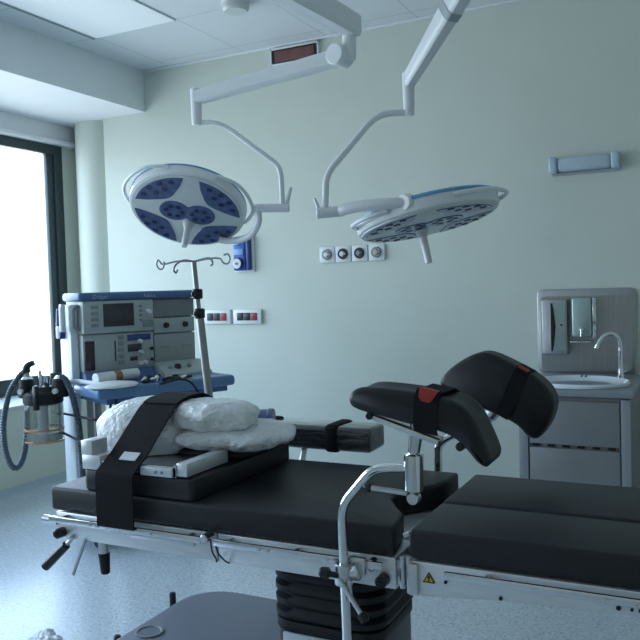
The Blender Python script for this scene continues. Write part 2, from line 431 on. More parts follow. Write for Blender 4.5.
# blue wall unit
t = thing('vacuum_regulator', 'tall blue wall unit with a round white dial behind the left surgical lamp', 'medical device', (-2.905, YB, 1.61))
b = B(); box2(b, (-2.985, 4.63, 1.478), (-2.825, YB, 1.732), .004); obj('back_plate', b, 'trim_white', t)
b = B(); box2(b, (-2.980, 4.60, 1.488), (-2.878, 4.632, 1.728), .012, 3); obj('body', b, 'device_blue', t)
b = B(); box2(b, (-2.877, 4.602, 1.49), (-2.843, 4.632, 1.728), .008, 2); obj('side_panel', b, 'device_dark', t)
b = B(); cyl(b, (-2.937, 4.602, 1.537), (-2.937, 4.582, 1.537), .043, .042, 28, .004); obj('bezel', b, 'device_dark', t)
b = B(); cyl(b, (-2.937, 4.584, 1.537), (-2.937, 4.575, 1.537), .035, .035, 28, .002); dl = obj('dial', b, 'white_plastic', t)
b = B(); cyl(b, (-2.937, 4.576, 1.537), (-2.937, 4.568, 1.537), .010, seg=14); obj('pointer', b, 'key_grey', dl)
b = B(); box2(b, (-2.972, 4.593, 1.595), (-2.892, 4.602, 1.640), .005); obj('window', b, 'device_pale', t)
b = B(); box2(b, (-2.965, 4.592, 1.665), (-2.925, 4.602, 1.705), .005); obj('button', b, 'device_pale', t)

# socket plates
for x0, x1, lab in ((-3.265, -3.035, 'white three-socket plate with red and navy sockets beside the infusion pole'), (-3.01, -2.78, 'white three-socket plate with black and red sockets, free on the wall')):
    t = thing('socket_plate', lab, 'power socket', ((x0+x1)/2, YB, 1.165), group='electric socket plates on the back wall')
    b = B(); box2(b, (x0, 4.622, 1.113), (x1, YB, 1.216), .006); obj('plate', b, 'white_plastic', t)
    w = (x1-x0)
    cols = ['socket_navy', 'socket_black', 'socket_red'] if x0 < -3.1 else ['socket_black', 'socket_black', 'socket_red']
    for k, cname in enumerate(cols):
        cx = x0 + w*(.26+.245*k)
        b = B(); box2(b, (cx-.026, 4.616, 1.138), (cx+.026, 4.63, 1.192), .004); s = obj('socket', b, cname, t)
        b = B()
        for dx in (-.009, 0, .009): cyl(b, (cx+dx, 4.617, 1.165), (cx+dx, 4.6145, 1.165), .003, seg=8)
        obj('pin_hole', b, 'black_ink', s)

# ------------------------------------------------------------------ sink corner
SX0, SX1, SYF, SZ = -.868, -.335, 3.95, .79
t = thing('sink_cabinet', 'grey sink cabinet with two front panels against the back wall', 'cabinet', (-.6, 4.3, 0))
b = B(); box2(b, (SX0, SYF+.02, .10), (SX1, YB-.01, SZ), .004); box2(b, (SX0+.03, SYF+.07, 0), (SX1-.03, YB-.03, .10)); obj('body', b, 'cab_grey', t)
b = B(); box2(b, (-.815, SYF, .535), (-.385, SYF+.022, .755), .003); obj('upper_panel', b, 'cab_grey', t)
b = B(); box2(b, (-.815, SYF, .12), (-.385, SYF+.022, .515), .003); obj('lower_panel', b, 'cab_grey', t)
for k in range(6):
    b = B(); box2(b, (-.80+k*.072, SYF+.006, .520), (-.765+k*.072, SYF+.021, .530)); obj('grip_slot', b, 'black_plastic', t)
for xa, xb in ((SX0, -.822), (-.378, SX1)):
    b = B(); box2(b, (xa, SYF-.004, .10), (xb, SYF+.022, SZ-.02), .003); obj('stile', b, 'cab_stile', t)
t = thing('wash_basin', 'oval white washbasin set in the grey sink cabinet', 'washbasin', (-.6, 4.15, SZ))
b = B()
box2(b, (SX0-.01, SYF-.03, SZ-.01), (SX1+.015, YB-.02, SZ+.028), .008)
obj('counter', b, 'cab_stile', t)
bb = B(); sg = 48
prof = [(1.0, 0), (1.01, .012), (.97, .02), (.9, .012), (.8, -.0), (.5, -.004), (.0, -.006)]
lathe(bb, [(r, z) for r, z in prof][::-1], sg)
bmesh.ops.transform(bb, matrix=Matrix.Translation((-.595, 4.13, SZ+.03)) @ Matrix.Diagonal((.245, .215, 1, 1)), verts=bb.verts)
obj('bowl', bb, 'ceramic', t)
b = B()
for dx in (-.011, .011):
    for dz in (.0, .012): cyl(b, (-.6+dx, 4.335, SZ+.036+dz*.9), (-.6+dx, 4.322, SZ+.034+dz*.9), .0042, seg=10)
obj('overflow_holes', b, 'black_ink', t)
# splashback
t = thing('splashback', 'tall rounded stainless steel sheet on the wall behind the basin', 'splashback', (-.63, YB, .82))
b = B(); prism(b, rrect(-.897, .815, -.358, 1.302, .035), 4.628, YB, lambda a, z, y: (a, y, z), .003); obj('sheet', b, 'steel_dull', t)
b = B(); prism(b, rrect(-.875, .835, -.38, 1.262, .02), 4.6265, 4.629, lambda a, z, y: (a, y, z)); obj('inner_panel', b, 'steel_dull', t)
# towel dispenser
t = thing('towel_dispenser', 'steel paper towel dispenser with a dark curved slot, left on the splashback', 'dispenser', (-.79, 4.58, .93))
b = B(); prism(b, rrect(-.855, .93, -.715, 1.245, .012), 4.54, 4.63, lambda a, z, y: (a, y, z), .004); obj('body', b, 'steel_dull', t)
pts = [(-.795, .95), (-.785, 1.0), (-.778, 1.09), (-.785, 1.18), (-.795, 1.225), (-.804, 1.225), (-.804, .95)]
b = B(); prism(b, pts, 4.537, 4.545, lambda a, z, y: (a, y, z)); obj('slot', b, 'black_plastic', t)
b = B(); prism(b, [(-.791, .955), (-.774, 1.09), (-.791, 1.225), (-.724, 1.225), (-.724, .955)], 4.534, 4.542, lambda a, z, y: (a, y, z)); dr = obj('door', b, 'teal_steel', t)
b = B(); cyl(b, (-.745, 4.535, 1.1), (-.745, 4.53, 1.1), .006, seg=12); obj('lock', b, 'black_ink', dr)
# soap dispenser
t = thing('soap_dispenser', 'steel soap dispenser with push spout in the middle of the splashback', 'dispenser', (-.625, 4.58, 1.05))
b = B(); prism(b, rrect(-.690, 1.030, -.585, 1.252, .012), 4.55, 4.63, lambda a, z, y: (a, y, z), .006); obj('body', b, 'teal_steel', t)
b = B(); box2(b, (-.582, 4.56, 1.02), (-.560, 4.626, 1.252), .006); obj('side_cover', b, 'chrome', t)
b = B(); cyl(b, (-.638, 4.55, 1.075), (-.638, 4.525, 1.075), .014, .012, 16, .002); cyl(b, (-.638, 4.53, 1.075), (-.638, 4.525, 1.035), .007, .005, 12); box2(b, (-.70, 4.535, .998), (-.585, 4.60, 1.008), .004); obj('spout', b, 'chrome', t)
# faucet
t = thing('faucet', 'tall chrome gooseneck tap at the right end of the basin', 'tap', (-.42, 4.4, SZ+.03))
b = B(); tube(b, smooth_path([(-.42, 4.4, .82), (-.42, 4.4, .95), (-.422, 4.4, 1.01), (-.437, 4.39, 1.048), (-.468, 4.375, 1.062), (-.50, 4.36, 1.048), (-.525, 4.35, 1.01), (-.53, 4.348, .995)], 8), .0115, 14); obj('spout', b, 'chrome', t)
b = B(); cyl(b, (-.42, 4.4, SZ+.024), (-.42, 4.4, .875), .017, .014, 20, .002); obj('base', b, 'chrome', t)
b = B(); cyl(b, (-.408, 4.4, .85), (-.388, 4.4, .862), .005, seg=10); obj('lever', b, 'chrome', t)
b = B(); cyl(b, (-.5295, 4.3485, 1.0), (-.5345, 4.346, .982), .0135, seg=16, bev=.002); obj('nozzle', b, 'chrome', t)

# ------------------------------------------------------------------ surgical lamps
def lamp_head(parent, C0, n, major, hx=.0, bows=((112, 190), (-10, 68))):
    n = Vector(n).normalized(); x = Vector(major); x = (x - n*x.dot(n)).normalized(); z = -n; y = z.cross(x)
    mw = Matrix((( x.x, y.x, z.x, C0[0]), (x.y, y.y, z.y, C0[1]), (x.z, y.z, z.z, C0[2]), (0, 0, 0, 1)))
    def fin(name, bm, m, par, **k):
        bmesh.ops.transform(bm, matrix=mw, verts=bm.verts); return obj(name, bm, m, par, **k)
    Rr = .278
    b = B(); lathe(b, [(0, .004), (Rr-.012, .004), (Rr-.003, .009), (Rr, .02), (Rr, .050), (Rr-.012, .064), (.235, .073), (.15, .081), (.06, .085), (0, .086)], 64)
    hs = fin('housing', b, 'lamp_white', parent)
    b = B(); lathe(b, [(0, -.003), (Rr-.022, -.003), (Rr-.012, .0), (Rr-.012, .006), (0, .006)], 64); fin('face_plate', b, 'lamp_grey', parent)
    b = B(); lathe(b, [(Rr-.012, .058), (Rr+.002, .049), (Rr+.001, .059), (Rr-.014, .0665), (Rr-.012, .058)], 64); fin('blue_ring', b, 'blue_ring', parent)
    # four petals and a central double lens
    def petal(th):
        pts = []; W = R(37); n_ = 14
        for k in range(n_+1):
            a = th - W + 2*W*k/n_; pts.append((.252*math.cos(a), .252*math.sin(a)))
        for k in range(1, n_):
            u = k/n_; a = th + W - 2*W*u; r = .252 - .125*math.sin(PI*u)**.55; pts.append((r*math.cos(a), r*math.sin(a)))
        return pts
    for a in (45, 135, 225, 315):
        b = B(); prism(b, petal(R(a)), -.006, .002, bev=.0025, seg=1); ln = fin('lens', b, 'lens', parent)
        for da, r in ((-22, .226), (-8, .190), (-7, .232), (8, .190), (8, .232), (22, .226)):
            px, py = r*math.cos(R(a+da)), r*math.sin(R(a+da))
            t2 = B(); lathe(t2, [(0, 0), (.012, 0), (.014, -.0026), (.011, -.0032), (.004, -.0026), (0, -.0026)], 12); b = B(); merge(b, t2, Matrix.Translation((px, py, -.0058)))
            fin('led_reflector', b, 'led', ln)
    pts = []
    for k in range(25): a = R(-142+284*k/24); pts.append((.062+.072*math.cos(a), .072*math.sin(a)))
    for k in range(25): a = R(38+284*k/24); pts.append((-.062+.072*math.cos(a), .072*math.sin(a)))
    b = B(); prism(b, pts, -.007, .002, bev=.002, seg=1); ln = fin('lens', b, 'lens', parent)
    for cx in (-.062, .062):
        for k in range(6):
            a = k*PI/3; t2 = B(); lathe(t2, [(0, 0), (.012, 0), (.013, -.0026), (.010, -.0032), (.004, -.0026), (0, -.0026)], 12); b = B(); merge(b, t2, Matrix.Translation((cx+.038*math.cos(a), .038*math.sin(a), -.0065)))
            fin('led_reflector', b, 'led', ln)
    # sterile handle, hanging below the middle of the face
    sy = -1 if (mw.to_3x3() @ Vector((0, 1, 0))).z > 0 else 1
    hy = .082*sy
    b = B(); cyl(b, (hx, hy, .0), (hx, hy, -.035), .03, .019, 20, .003); h0 = fin('handle_socket', b, 'lamp_grey', parent)
    b = B(); cyl(b, (hx, hy, -.03), (hx, hy, -.142), .0165, .0145, 18, .003); fin('handle', b, 'lamp_white', parent)
    # bow handles standing off the rim
    for a0, a1 in bows:
        b = B(); P = []
        for k in range(15):
            a = R(a0+(a1-a0)*k/14); rr = Rr+.004+.030*min(1, 4*min(k, 14-k)/14.); P.append((rr*math.cos(a), -sy*rr*math.sin(a), .035))
        tube(b, P, .0085, 10); fin('rim_handle', b, 'lamp_white', parent)
    return mw

def beam_arm(bm, p0, p1, w0, w1, h0, h1):
    m, l = mtx_to(p0, p1)
    # rounded tapered box beam; section kept upright
    d = (Vector(p1)-Vector(p0)).normalized(); side = d.cross(Vector((0, 0, 1))).normalized(); up = side.cross(d)
    rows = []
    for p, w, h in ((p0, w0, h0), (p1, w1, h1)):
        rows.append([bm.verts.new(Vector(p)+side*a*w/2+up*c*h/2) for a, c in ((-1, -.7), (-.7, -1), (.7, -1), (1, -.7), (1, .7), (.7, 1), (-.7, 1), (-1, .7))])
    for k in range(8): bm.faces.new((rows[0][k], rows[0][(k+1) % 8], rows[1][(k+1) % 8], rows[1][k]))
    bm.faces.new(rows[0][::-1]); bm.faces.new(rows[1]); return bm

MX, MY = -1.52, 2.35
# left lamp
t = thing('surgical_lamp', 'left round surgical lamp, its lit face of blue lenses turned to the viewer', 'surgical lamp', (MX, MY, 3.0), group='ceiling-hung surgical lamps')
t['label'] = 'left round surgical lamp, its face of five dark blue lenses turned to the viewer'
b = B(); cyl(b, (MX, MY, 2.93), (MX, MY, 3.0), .17, .18, 40, .01); cyl(b, (MX, MY, 2.50), (MX, MY, 2.94), .055, seg=28); obj('ceiling_column', b, 'lamp_white', t)
b = B(); beam_arm(b, (MX, MY-.06, 2.535), (-1.405, 3.225, 2.515), .13, .075, .13, .10); cyl(b, (MX, MY, 2.49), (MX, MY, 2.64), .085, seg=28, bev=.01); obj('extension_arm', b, 'lamp_white', t)
b = B(); cyl(b, (-1.418, 3.2, 2.53), (-1.422, 3.2, 2.36), .033, .030, 24, .008); cyl(b, (-1.468, 3.135, 2.383), (-1.452, 3.235, 2.383), .047, seg=32, bev=.006); cyl(b, (-1.455, 3.19, 2.383), (-1.422, 3.2, 2.383), .03, seg=20); obj('elbow', b, 'lamp_white', t)
JL = Vector((-2.18, 3.09, 2.26))
b = B(); beam_arm(b, (-1.44, 3.195, 2.383), JL+Vector((-.0, 0, .016)), .065, .055, .072, .062); obj('spring_arm', b, 'lamp_white', t)
b = B(); cyl(b, JL+Vector((0, 0, .060)), JL+Vector((0, 0, -.115)), .027, .024, 22, .006); obj('swivel', b, 'lamp_white', t)
b = B(); tube(b, round_path([JL+Vector((.0, 0, -.10)), (-2.10, 3.126, 2.155), (-2.045, 3.153, 2.128), (-1.833, 3.251, 1.944), (-1.82, 3.255, 1.90), (-1.813, 3.251, 1.738)], .035), .0125, 14); obj('drop_tube', b, 'lamp_white', t)
b = B(); cyl(b, (-1.935, 3.192, 1.741), (-1.785, 3.265, 1.737), .021, .021, 20, .005); yk = obj('hinge', b, 'lamp_white', t)
b = B(); cyl(b, (-1.80, 3.258, 1.74), (-1.778, 3.273, 1.835), .010, .007, 12, .002); obj('brake_lever', b, 'lamp_white', yk)
b = B(); tube(b, smooth_path([(-1.925, 3.197, 1.741), (-1.926, 3.21, 1.68), (-1.975, 3.23, 1.625), (-2.05, 3.245, 1.600), (-2.12, 3.235, 1.597), (-2.16, 3.21, 1.605)], 8), .0165, 14); obj('yoke', b, 'lamp_white', t)
lamp_head(t, (-2.223, 3.046, 1.731), (.160, -.520, -.839), (.790, .596, -.150), .012)
# right lamp
t = thing('surgical_lamp', 'right round surgical lamp seen nearly edge-on above the steel table', 'surgical lamp', (-.12, 2.28, 3.0), group='ceiling-hung surgical lamps')
t['label'] = 'right round surgical lamp with a blue rim band, seen nearly edge-on'
QR = Vector((-.70, 2.535, 2.335))
b = B(); cyl(b, (-.12, 2.28, 2.93), (-.12, 2.28, 3.0), .17, .18, 40, .01); cyl(b, (-.12, 2.28, 2.66), (-.12, 2.28, 2.94), .055, seg=28); obj('ceiling_column', b, 'lamp_white', t)
b = B(); cyl(b, (-.12, 2.28, 2.645), (-.12, 2.28, 2.80), .085, seg=28, bev=.01); beam_arm(b, (-.17, 2.30, 2.72), (QR.x, QR.y, 2.72), .13, .085, .12, .09); obj('extension_arm', b, 'lamp_white', t)
b = B(); cyl(b, (QR.x, QR.y, 2.77), QR-Vector((0, 0, .03)), .045, .042, 24, .008); obj('elbow', b, 'lamp_white', t)
JR = Vector((-.98, 2.734, 2.10))
b = B(); beam_arm(b, QR, JR+Vector((0, 0, .0)), .062, .042, .085, .055); sa = obj('spring_arm', b, 'lamp_white', t)
b = B(); q = QR.lerp(JR, .22); q2 = QR.lerp(JR, .29); beam_arm(b, q, q2, .062, .060, .083, .081); obj('band', b, 'trim_grey', sa)
b = B(); cyl(b, JR+Vector((0, 0, .035)), JR+Vector((0, 0, -.125)), .023, .020, 22, .005); obj('swivel', b, 'lamp_white', t)
b = B(); tube(b, round_path([JR+Vector((0, 0, -.112)), (-1.06, 2.69, 1.985), (-1.101, 2.667, 1.963), (-1.241, 2.589, 1.783), (-1.254, 2.58, 1.747), (-1.258, 2.573, 1.629)], .035), .0125, 14); obj('drop_tube', b, 'lamp_white', t)
b = B(); cyl(b, (-1.288, 2.558, 1.625), (-1.195, 2.60, 1.631), .020, .020, 20, .005); yk = obj('hinge', b, 'lamp_white', t)
b = B(); cyl(b, (-1.275, 2.565, 1.63), (-1.292, 2.556, 1.682), .008, .006, 12, .002); obj('brake_lever', b, 'lamp_white', yk)
b = B(); tube(b, smooth_path([(-1.21, 2.597, 1.630), (-1.17, 2.585, 1.637), (-1.09, 2.59, 1.643), (-1.02, 2.605, 1.645), (-.962, 2.63, 1.645)], 8), .021, 14); cyl(b, (-.968, 2.61, 1.645), (-.955, 2.66, 1.645), .034, .034, 24, .006); obj('yoke', b, 'lamp_white', t)
lamp_head(t, (-.965, 2.886, 1.588), (.214, -.029, -.976), (.935, .295, .196), -.034, ((118, 166), (-10, 68)))

# ------------------------------------------------------------------ anaesthesia machine (local space, front along +x)
t = thing('anaesthesia_machine', 'grey and blue anaesthesia machine with a screen beside the window', 'medical machine', (-2.939, 3.056, 0), R(65))
b = B(); box2(b, (.0, 0.02, .95), (.67, .20, 1.32), .008); obj('cabinet', b, 'machine_grey', t)
b = B(); box2(b, (-.02, -.04, 1.318), (.69, .205, 1.362), .016, 3); tp = obj('top_cover', b, 'machine_blue', t)
for body, x, sz in (('Dräger', .055, .030), ('Fabius', .345, .028)):
    tm = text_mesh(body, sz); b = B(); merge(b, tm, Matrix.Translation((x, -.0408, 1.329)) @ Matrix.Rotation(PI/2, 4, 'X')); obj('lettering', b, 'white_ink', tp)
# monitor block
b = B(); box2(b, (.0, -.035, 1.143), (.405, .06, 1.318), .012); mo = obj('monitor', b, 'machine_panel', t)
b = B(); box2(b, (.112, -.040, 1.178), (.285, -.03, 1.300), .003); obj('screen', b, 'screen', mo)
for k in range(4):
    b = B(); box2(b, (.045, -.040, 1.275-.032*k), (.085, -.033, 1.293-.032*k), .003); obj('key', b, 'key_grey', mo)
for k in range(4):
    b = B(); box2(b, (.315, -.040, 1.275-.025*k), (.335, -.033, 1.288-.025*k), .003); obj('key', b, 'key_grey', mo)
b = B(); box2(b, (.335, -.040, 1.165), (.395, -.033, 1.205), .004); obj('keypad', b, 'key_grey', mo)
b = B(); cyl(b, (.37, -.034, 1.25), (.37, -.06, 1.25), .016, .013, 18, .003); obj('dial', b, 'machine_white', mo)
# flow panel
b = B(); box2(b, (.0, -.018, .943), (.405, .05, 1.14), .006); fp = obj('control_panel', b, 'machine_panel', t)
b = B(); box2(b, (.008, -.024, .95), (.062, -.015, 1.105), .003); obj('flow_display', b, 'screen_maroon', fp)
b = B(); box2(b, (.008, -.027, 1.107), (.062, -.015, 1.117), .002); obj('display_trim', b, 'white_ink', fp)
for x in (.175, ):
    b = B(); box2(b, (x, -.022, .99), (x+.006, -.015, 1.10), .001); obj('slot', b, 'black_ink', fp)
for k in range(5):
    b = B(); box2(b, (.195, -.022, 1.105-.033*k), (.228, -.015, 1.128-.033*k), .002); obj('key', b, 'key_grey', fp)
for x0, x1, z0, z1, mm in ((.25, .385, 1.095, 1.128, 'blue_strip'), (.25, .33, 1.035, 1.075, 'screen'), (.262, .305, .985, 1.008, 'screen')):
    b = B(); box2(b, (x0, -.023, z0), (x1, -.015, z1), .002); obj('display', b, mm, fp)
for x, z in ((.318, 1.09), (.32, 1.03), (.318, .968), (.345, .972)):
    b = B(); cyl(b, (x, -.018, z), (x, -.05, z), .013, .010, 16, .003); obj('knob', b, 'white_plastic', fp)
for z in (1.045, .985):
    b = B(); cyl(b, (.388, -.018, z), (.388, -.032, z), .009, seg=14, bev=.002); obj('port', b, 'black_ink', fp)
# right doors
for z0, z1, mm in ((1.215, 1.315, 'machine_dark'), (1.125, 1.21, 'machine_panel'), (.962, 1.12, 'machine_grey')):
    b = B(); box2(b, (.412, -.012, z0), (.668, .04, z1), .005); d = obj('door', b, mm, t)
    if z0 > 1.2:
        b = B()
        for k in range(8): box2(b, (.425+.03*k, -.016, 1.219), (.443+.03*k, -.008, 1.226))
        obj('vent', b, 'key_grey', d)
    elif z0 > 1.1:
        for x in (.485, .605):
            b = B(); cyl(b, (x, -.012, 1.168), (x, -.034, 1.168), .016, .014, 18, .003); obj('lock_knob', b, 'black_plastic', d)
    else:
        for x in (.45, .58):
            b = B(); box2(b, (x, -.016, 1.045), (x+.06, -.010, 1.05)); obj('recess_line', b, 'key_grey', d)
# blue lower body and ventilator deck
b = B(); prism(b, [(.02, .80), (-.30, .80), (-.30, .885), (-.05, .90), (-.02, .945), (.02, .95)], .0, .70, lambda y, z, x: (x, y, z), .006); prism(b, [(.02, .80), (.25, .80), (.25, .95), (.02, .95)], .0, .67, lambda y, z, x: (x, y, z), .006); obj('lower_body', b, 'machine_blue', t)
b = B(); prism(b, [(-.035, .965), (-.16, .905), (-.16, .875), (-.0, .875), (-.0, .965)], .40, .69, lambda y, z, x: (x, y, z), .006); gp = obj('gauge_panel', b, 'machine_panel', t)
for x, r, mm in ((.455, .014, 'machine_grey'), (.505, .02, 'screen'), (.575, .013, 'key_grey')):
    b = B(); nrm = Vector((0, -.43, .9)).normalized(); p = Vector((x, -.098, .936)); cyl(b, p-nrm*.006, p+nrm*.014, r, r*.9, 18, .002); obj('knob', b, mm, gp)
b = B(); box2(b, (-.055, -.33, .83), (.735, .0, .888), .018, 3); obj('worktop', b, 'shelf_blue', t)
# legs, drawers, base
b = B(); box2(b, (-.045, .03, .09), (.0, .185, 1.30), .008); obj('side_column', b, 'machine_white', t)
b = B(); box2(b, (.22, .0, .14), (.67, .25, .80), .006); cb = obj('drawer_unit', b, 'machine_panel', t)
for k in range(3):
    b = B(); box2(b, (.235, -.02, .16+.21*k), (.655, .01, .355+.21*k), .006); d = obj('drawer', b, 'machine_panel', cb)
    b = B(); box2(b, (.36, -.035, .31+.21*k), (.53, -.015, .325+.21*k), .004); obj('handle', b, 'key_grey', d)
for x in (.02, .08):
    b = B(); cyl(b, (x, -.03+.04*(x > .05), .1), (x, -.03+.04*(x > .05), .83), .017, seg=16); obj('post', b, 'pole_grey', t)
b = B(); box2(b, (.0, -.05, .085), (.66, .22, .13), .012); obj('base', b, 'machine_blue', t)
for x, y in ((.05, .0), (.61, .0), (.05, .17), (.61, .17)):
    b = B(); cyl(b, (x-.015, y, .045), (x+.015, y, .045), .045, seg=20, bev=.006); cyl(b, (x, y, .05), (x, y, .09), .012, seg=10); obj('castor', b, 'rubber', t)
# left side grips
b = B(); tube(b, round_path([(-.005, .01, 1.295), (-.035, .01, 1.28), (-.035, .01, 1.18), (-.005, .01, 1.165)], .02), .010, 10); obj('side_grip', b, 'key_grey', t)
b = B(); box2(b, (-.075, .10, 1.12), (-.045, .17, 1.19), .008); cyl(b, (-.062, .14, 1.19), (-.062, .14, 1.28), .018, .012, 14, .003); obj('vaporizer_lock', b, 'device_dark', t)
b = B(); cyl(b, (-.075, .055, 1.16), (-.075, .055, 1.29), .016, seg=14, bev=.004); box2(b, (-.085, .04, 1.285), (-.062, .075, 1.305), .004); obj('regulator', b, 'machine_white', t)
MA = Matrix.Translation((-2.939, 3.056, 0)) @ Matrix.Rotation(R(65), 4, 'Z')
LOC = MA.inverted()
jar_end = tuple(LOC @ Vector((-2.99, 2.955, .64)))
jar_top = tuple(LOC @ Vector((-2.985, 2.96, .74)))
# hanging cables
for pts in ([(.02, -.3, .80), (-.03, -.36, .70), (-.09, -.36, .62), jar_end], [(.05, -.30, .82), (.015, -.38, .76), (.045, -.40, .66), (.10, -.40, .58), (.13, -.37, .50)], [(-.02, -.2, .72), (-.06, -.28, .735), jar_top]):
    b = B(); tube(b, smooth_path(pts, 8), .0065, 8); obj('cable', b, 'cable', t)
b = B(); tube(b, smooth_path([(.26, -.365, .885), (.36, -.375, .90), (.42, -.378, .885), (.46, -.38, .84), (.50, -.38, .76)], 8), .006, 8); obj('cable', b, 'cable', t)

def W(x, y, z): return tuple(MA @ Vector((x, y, z)))
# things on the worktop
t = thing('wrapped_roll', 'white wrapped roll with a brown band lying on the blue worktop', 'roll', W(.15, -.2, .886))
b = B(); tube(b, [W(.00, -.17, .922), W(.14, -.14, .924), W(.25, -.12, .926)], .029, 16); obj('roll', b, 'film_grey', t)
b = B(); tube(b, [W(.105, -.148, .923), W(.145, -.139, .924)], .0305, 16); obj('band', b, 'tan', t)
t = thing('folded_cloth', 'flat white cloth at the left end of the blue worktop', 'cloth', W(.05, -.28, .886))
b = B(); blob(b, W(.045, -.265, .893), (.13, .10, .02), .12, 9, -.006, 3, 4, Matrix.Rotation(R(65), 4, 'Z')); obj('cloth', b, 'film', t)
t = thing('breathing_fittings', 'black and silver fittings heaped in the middle of the blue worktop', 'medical fittings', W(.28, -.26, .886))
for k, (x, y, z, r_) in enumerate(((.21, -.27, .902, .016), (.245, -.25, .905, .018), (.275, -.28, .903, .015), (.30, -.25, .908, .014), (.33, -.28, .899, .012))):
    b = B(); cyl(b, W(x, y, z-.012), W(x+.02, y+.01, z+.014), r_, r_*.7, 14, .002); obj('fitting', b, ['chrome', 'cable', 'white_plastic', 'cable', 'beige'][k], t)
for k in range(7):
    x, y = .20+.035*k, -.30+.03*(k % 3); b = B(); cyl(b, W(x, y, .898), W(x+.045, y+.02*(-1)**k, .905+.004*(k % 2)), .011, .008, 12, .002); obj('fitting', b, ['cable', 'chrome', 'rubber', 'cable', 'white_plastic', 'rubber', 'chrome'][k], t)
b = B(); cyl(b, W(.36, -.31, .899), W(.50, -.26, .899), .011, .007, 12, .002); obj('stem', b, 'cable', t)

# ------------------------------------------------------------------ absorber with jar and hoses
AX, AY = -3.075, 2.91
t = thing('absorber_canister', 'clear absorber jar with black valve head on an arm by the window', 'medical canister', (AX, AY, .60))
b = B(); lathe(b, [(.0, .60), (.088, .60), (.095, .606), (.095, .80), (.091, .80), (.091, .61), (0, .606)], 36)
bmesh.ops.translate(b, vec=(AX, AY, 0), verts=b.verts); jar = obj('jar', b, 'jar', t)
b = B(); cyl(b, (AX, AY, .612), (AX, AY, .650), .088, seg=32); obj('granules', b, 'lime', jar)
b = B(); lathe(b, [(.0955, .662), (.0985, .662), (.0985, .672), (.0955, .672), (.0955, .662)], 36); lathe(b, [(.0955, .602), (.0975, .602), (.0975, .610), (.0955, .610), (.0955, .602)], 36)
bmesh.ops.translate(b, vec=(AX, AY, 0), verts=b.verts); obj('band', b, 'orange_ring', jar)
b = B(); cyl(b, (AX-.005, AY, .655), (AX-.005, AY, .80), .028, seg=20); obj('inner_tube', b, 'lamp_grey', jar)
b = B(); cyl(b, (AX, AY, .795), (AX, AY, .86), .10, .10, 32, .01); cyl(b, (AX, AY, .85), (AX, AY, .885), .07, .055, 28, .008); obj('valve_head', b, 'rubber', t)
for dx, dy in ((-.08, -.03), (.085, .04)):
    b = B(); cyl(b, (AX+dx, AY+dy, .83), (AX+dx, AY+dy, .925), .045, .04, 24, .006); v = obj('valve', b, 'rubber', t)
    b = B(); cyl(b, (AX+dx, AY+dy, .922), (AX+dx, AY+dy, .942), .032, .022, 20, .004); obj('dome', b, 'chrome', v)
    b = B(); cyl(b, (AX+dx*1.02+.01, AY+dy-.045, .865), (AX+dx*1.02+.015, AY+dy-.062, .865), .014, seg=14); obj('screw', b, 'lamp_grey', v)
b = B(); box2(b, (AX+.03, AY-.10, .775), (AX+.055, AY-.075, .90), .005); obj('clip', b, 'black_plastic', t)
b = B(); cyl(b, (AX-.08, AY-.03, .92), (AX-.078, AY-.03, .965), .018, .015, 16, .003); obj('inlet_post', b, 'beige', t)
b = B(); tube(b, smooth_path([(AX-.078, AY-.03, .96), (AX-.076, AY-.03, .985), (AX-.062, AY-.024, 1.0), (AX-.04, AY-.014, 1.008)], 6), lambda u: .022-.008*u, 12); obj('elbow', b, 'black_plastic', t)
b = B(); cyl(b, (AX+.005, AY-.02, .88), (AX+.005, AY-.02, .97), .008, seg=10); cyl(b, (AX+.03, AY, .88), (AX+.03, AY, .945), .012, .02, 14, .002); obj('gauge_stem', b, 'chrome', t)
b = B(); tube(b, round_path([(AX+.10, AY+.04, .90), (-2.92, 3.0, .905), W(.03, -.30, .895)], .03), .013, 12); obj('support_arm', b, 'machine_white', t)
t = thing('breathing_hose', 'ribbed grey hose hanging in a long loop left of the absorber jar', 'hose', (-3.2, 2.82, .45))
b = B(); tube(b, smooth_path([(AX-.08, AY-.04, .965), (-3.19, 2.865, .94), (-3.235, 2.835, .85), (-3.262, 2.815, .70), (-3.252, 2.81, .56), (-3.222, 2.82, .478), (-3.19, 2.835, .475), (-3.163, 2.85, .54), (-3.148, 2.86, .66), (-3.146, 2.865, .78), (-3.155, 2.875, .85)], 10), .0165, 12, ridge=.014); obj('hose', b, 'hose', t)
t = thing('breathing_hose', 'ribbed dark hose curving down between the jar and the machine', 'hose', (-2.9, 2.95, .5))
b = B(); tube(b, smooth_path([(AX+.10, AY+.02, .935), (-2.955, 2.945, .92), (-2.92, 2.955, .84), (-2.895, 2.965, .70), (-2.888, 2.97, .55), (-2.885, 2.97, .40), (-2.87, 2.99, .25)], 10), .018, 12, ridge=.014); obj('hose', b, 'hose', t)

# ------------------------------------------------------------------ operating table
YT0, YT1, ZT = 1.625, 2.18, .80
t = table = thing('operating_table', 'black padded operating table with steel side frame across the foreground', 'operating table', (-.85, 1.9, 0))
# mattress with pelvic cut-out
out = [(-1.705, YT0), (-.643, YT0), (-.650, 1.66), (-.665, 1.745), (-.705, 1.80), (-.738, 1.853), (-.742, 1.90), (-.735, 1.95), (-.705, 1.985), (-.672, 2.02), (-.658, 2.08), (-.655, YT1), (-1.705, YT1)]
b = B(); prism(b, out, .732, ZT, bev=.009, seg=3); obj('mattress', b, 'black_pad', t)
for y0, y1, z1 in ((YT0, 1.862, ZT), (1.874, YT1, ZT)):
    b = B(); box2(b, (-.608, y0, .733), (.62, y1, z1), .009, 3); obj('leg_mattress', b, 'black_pad', t)
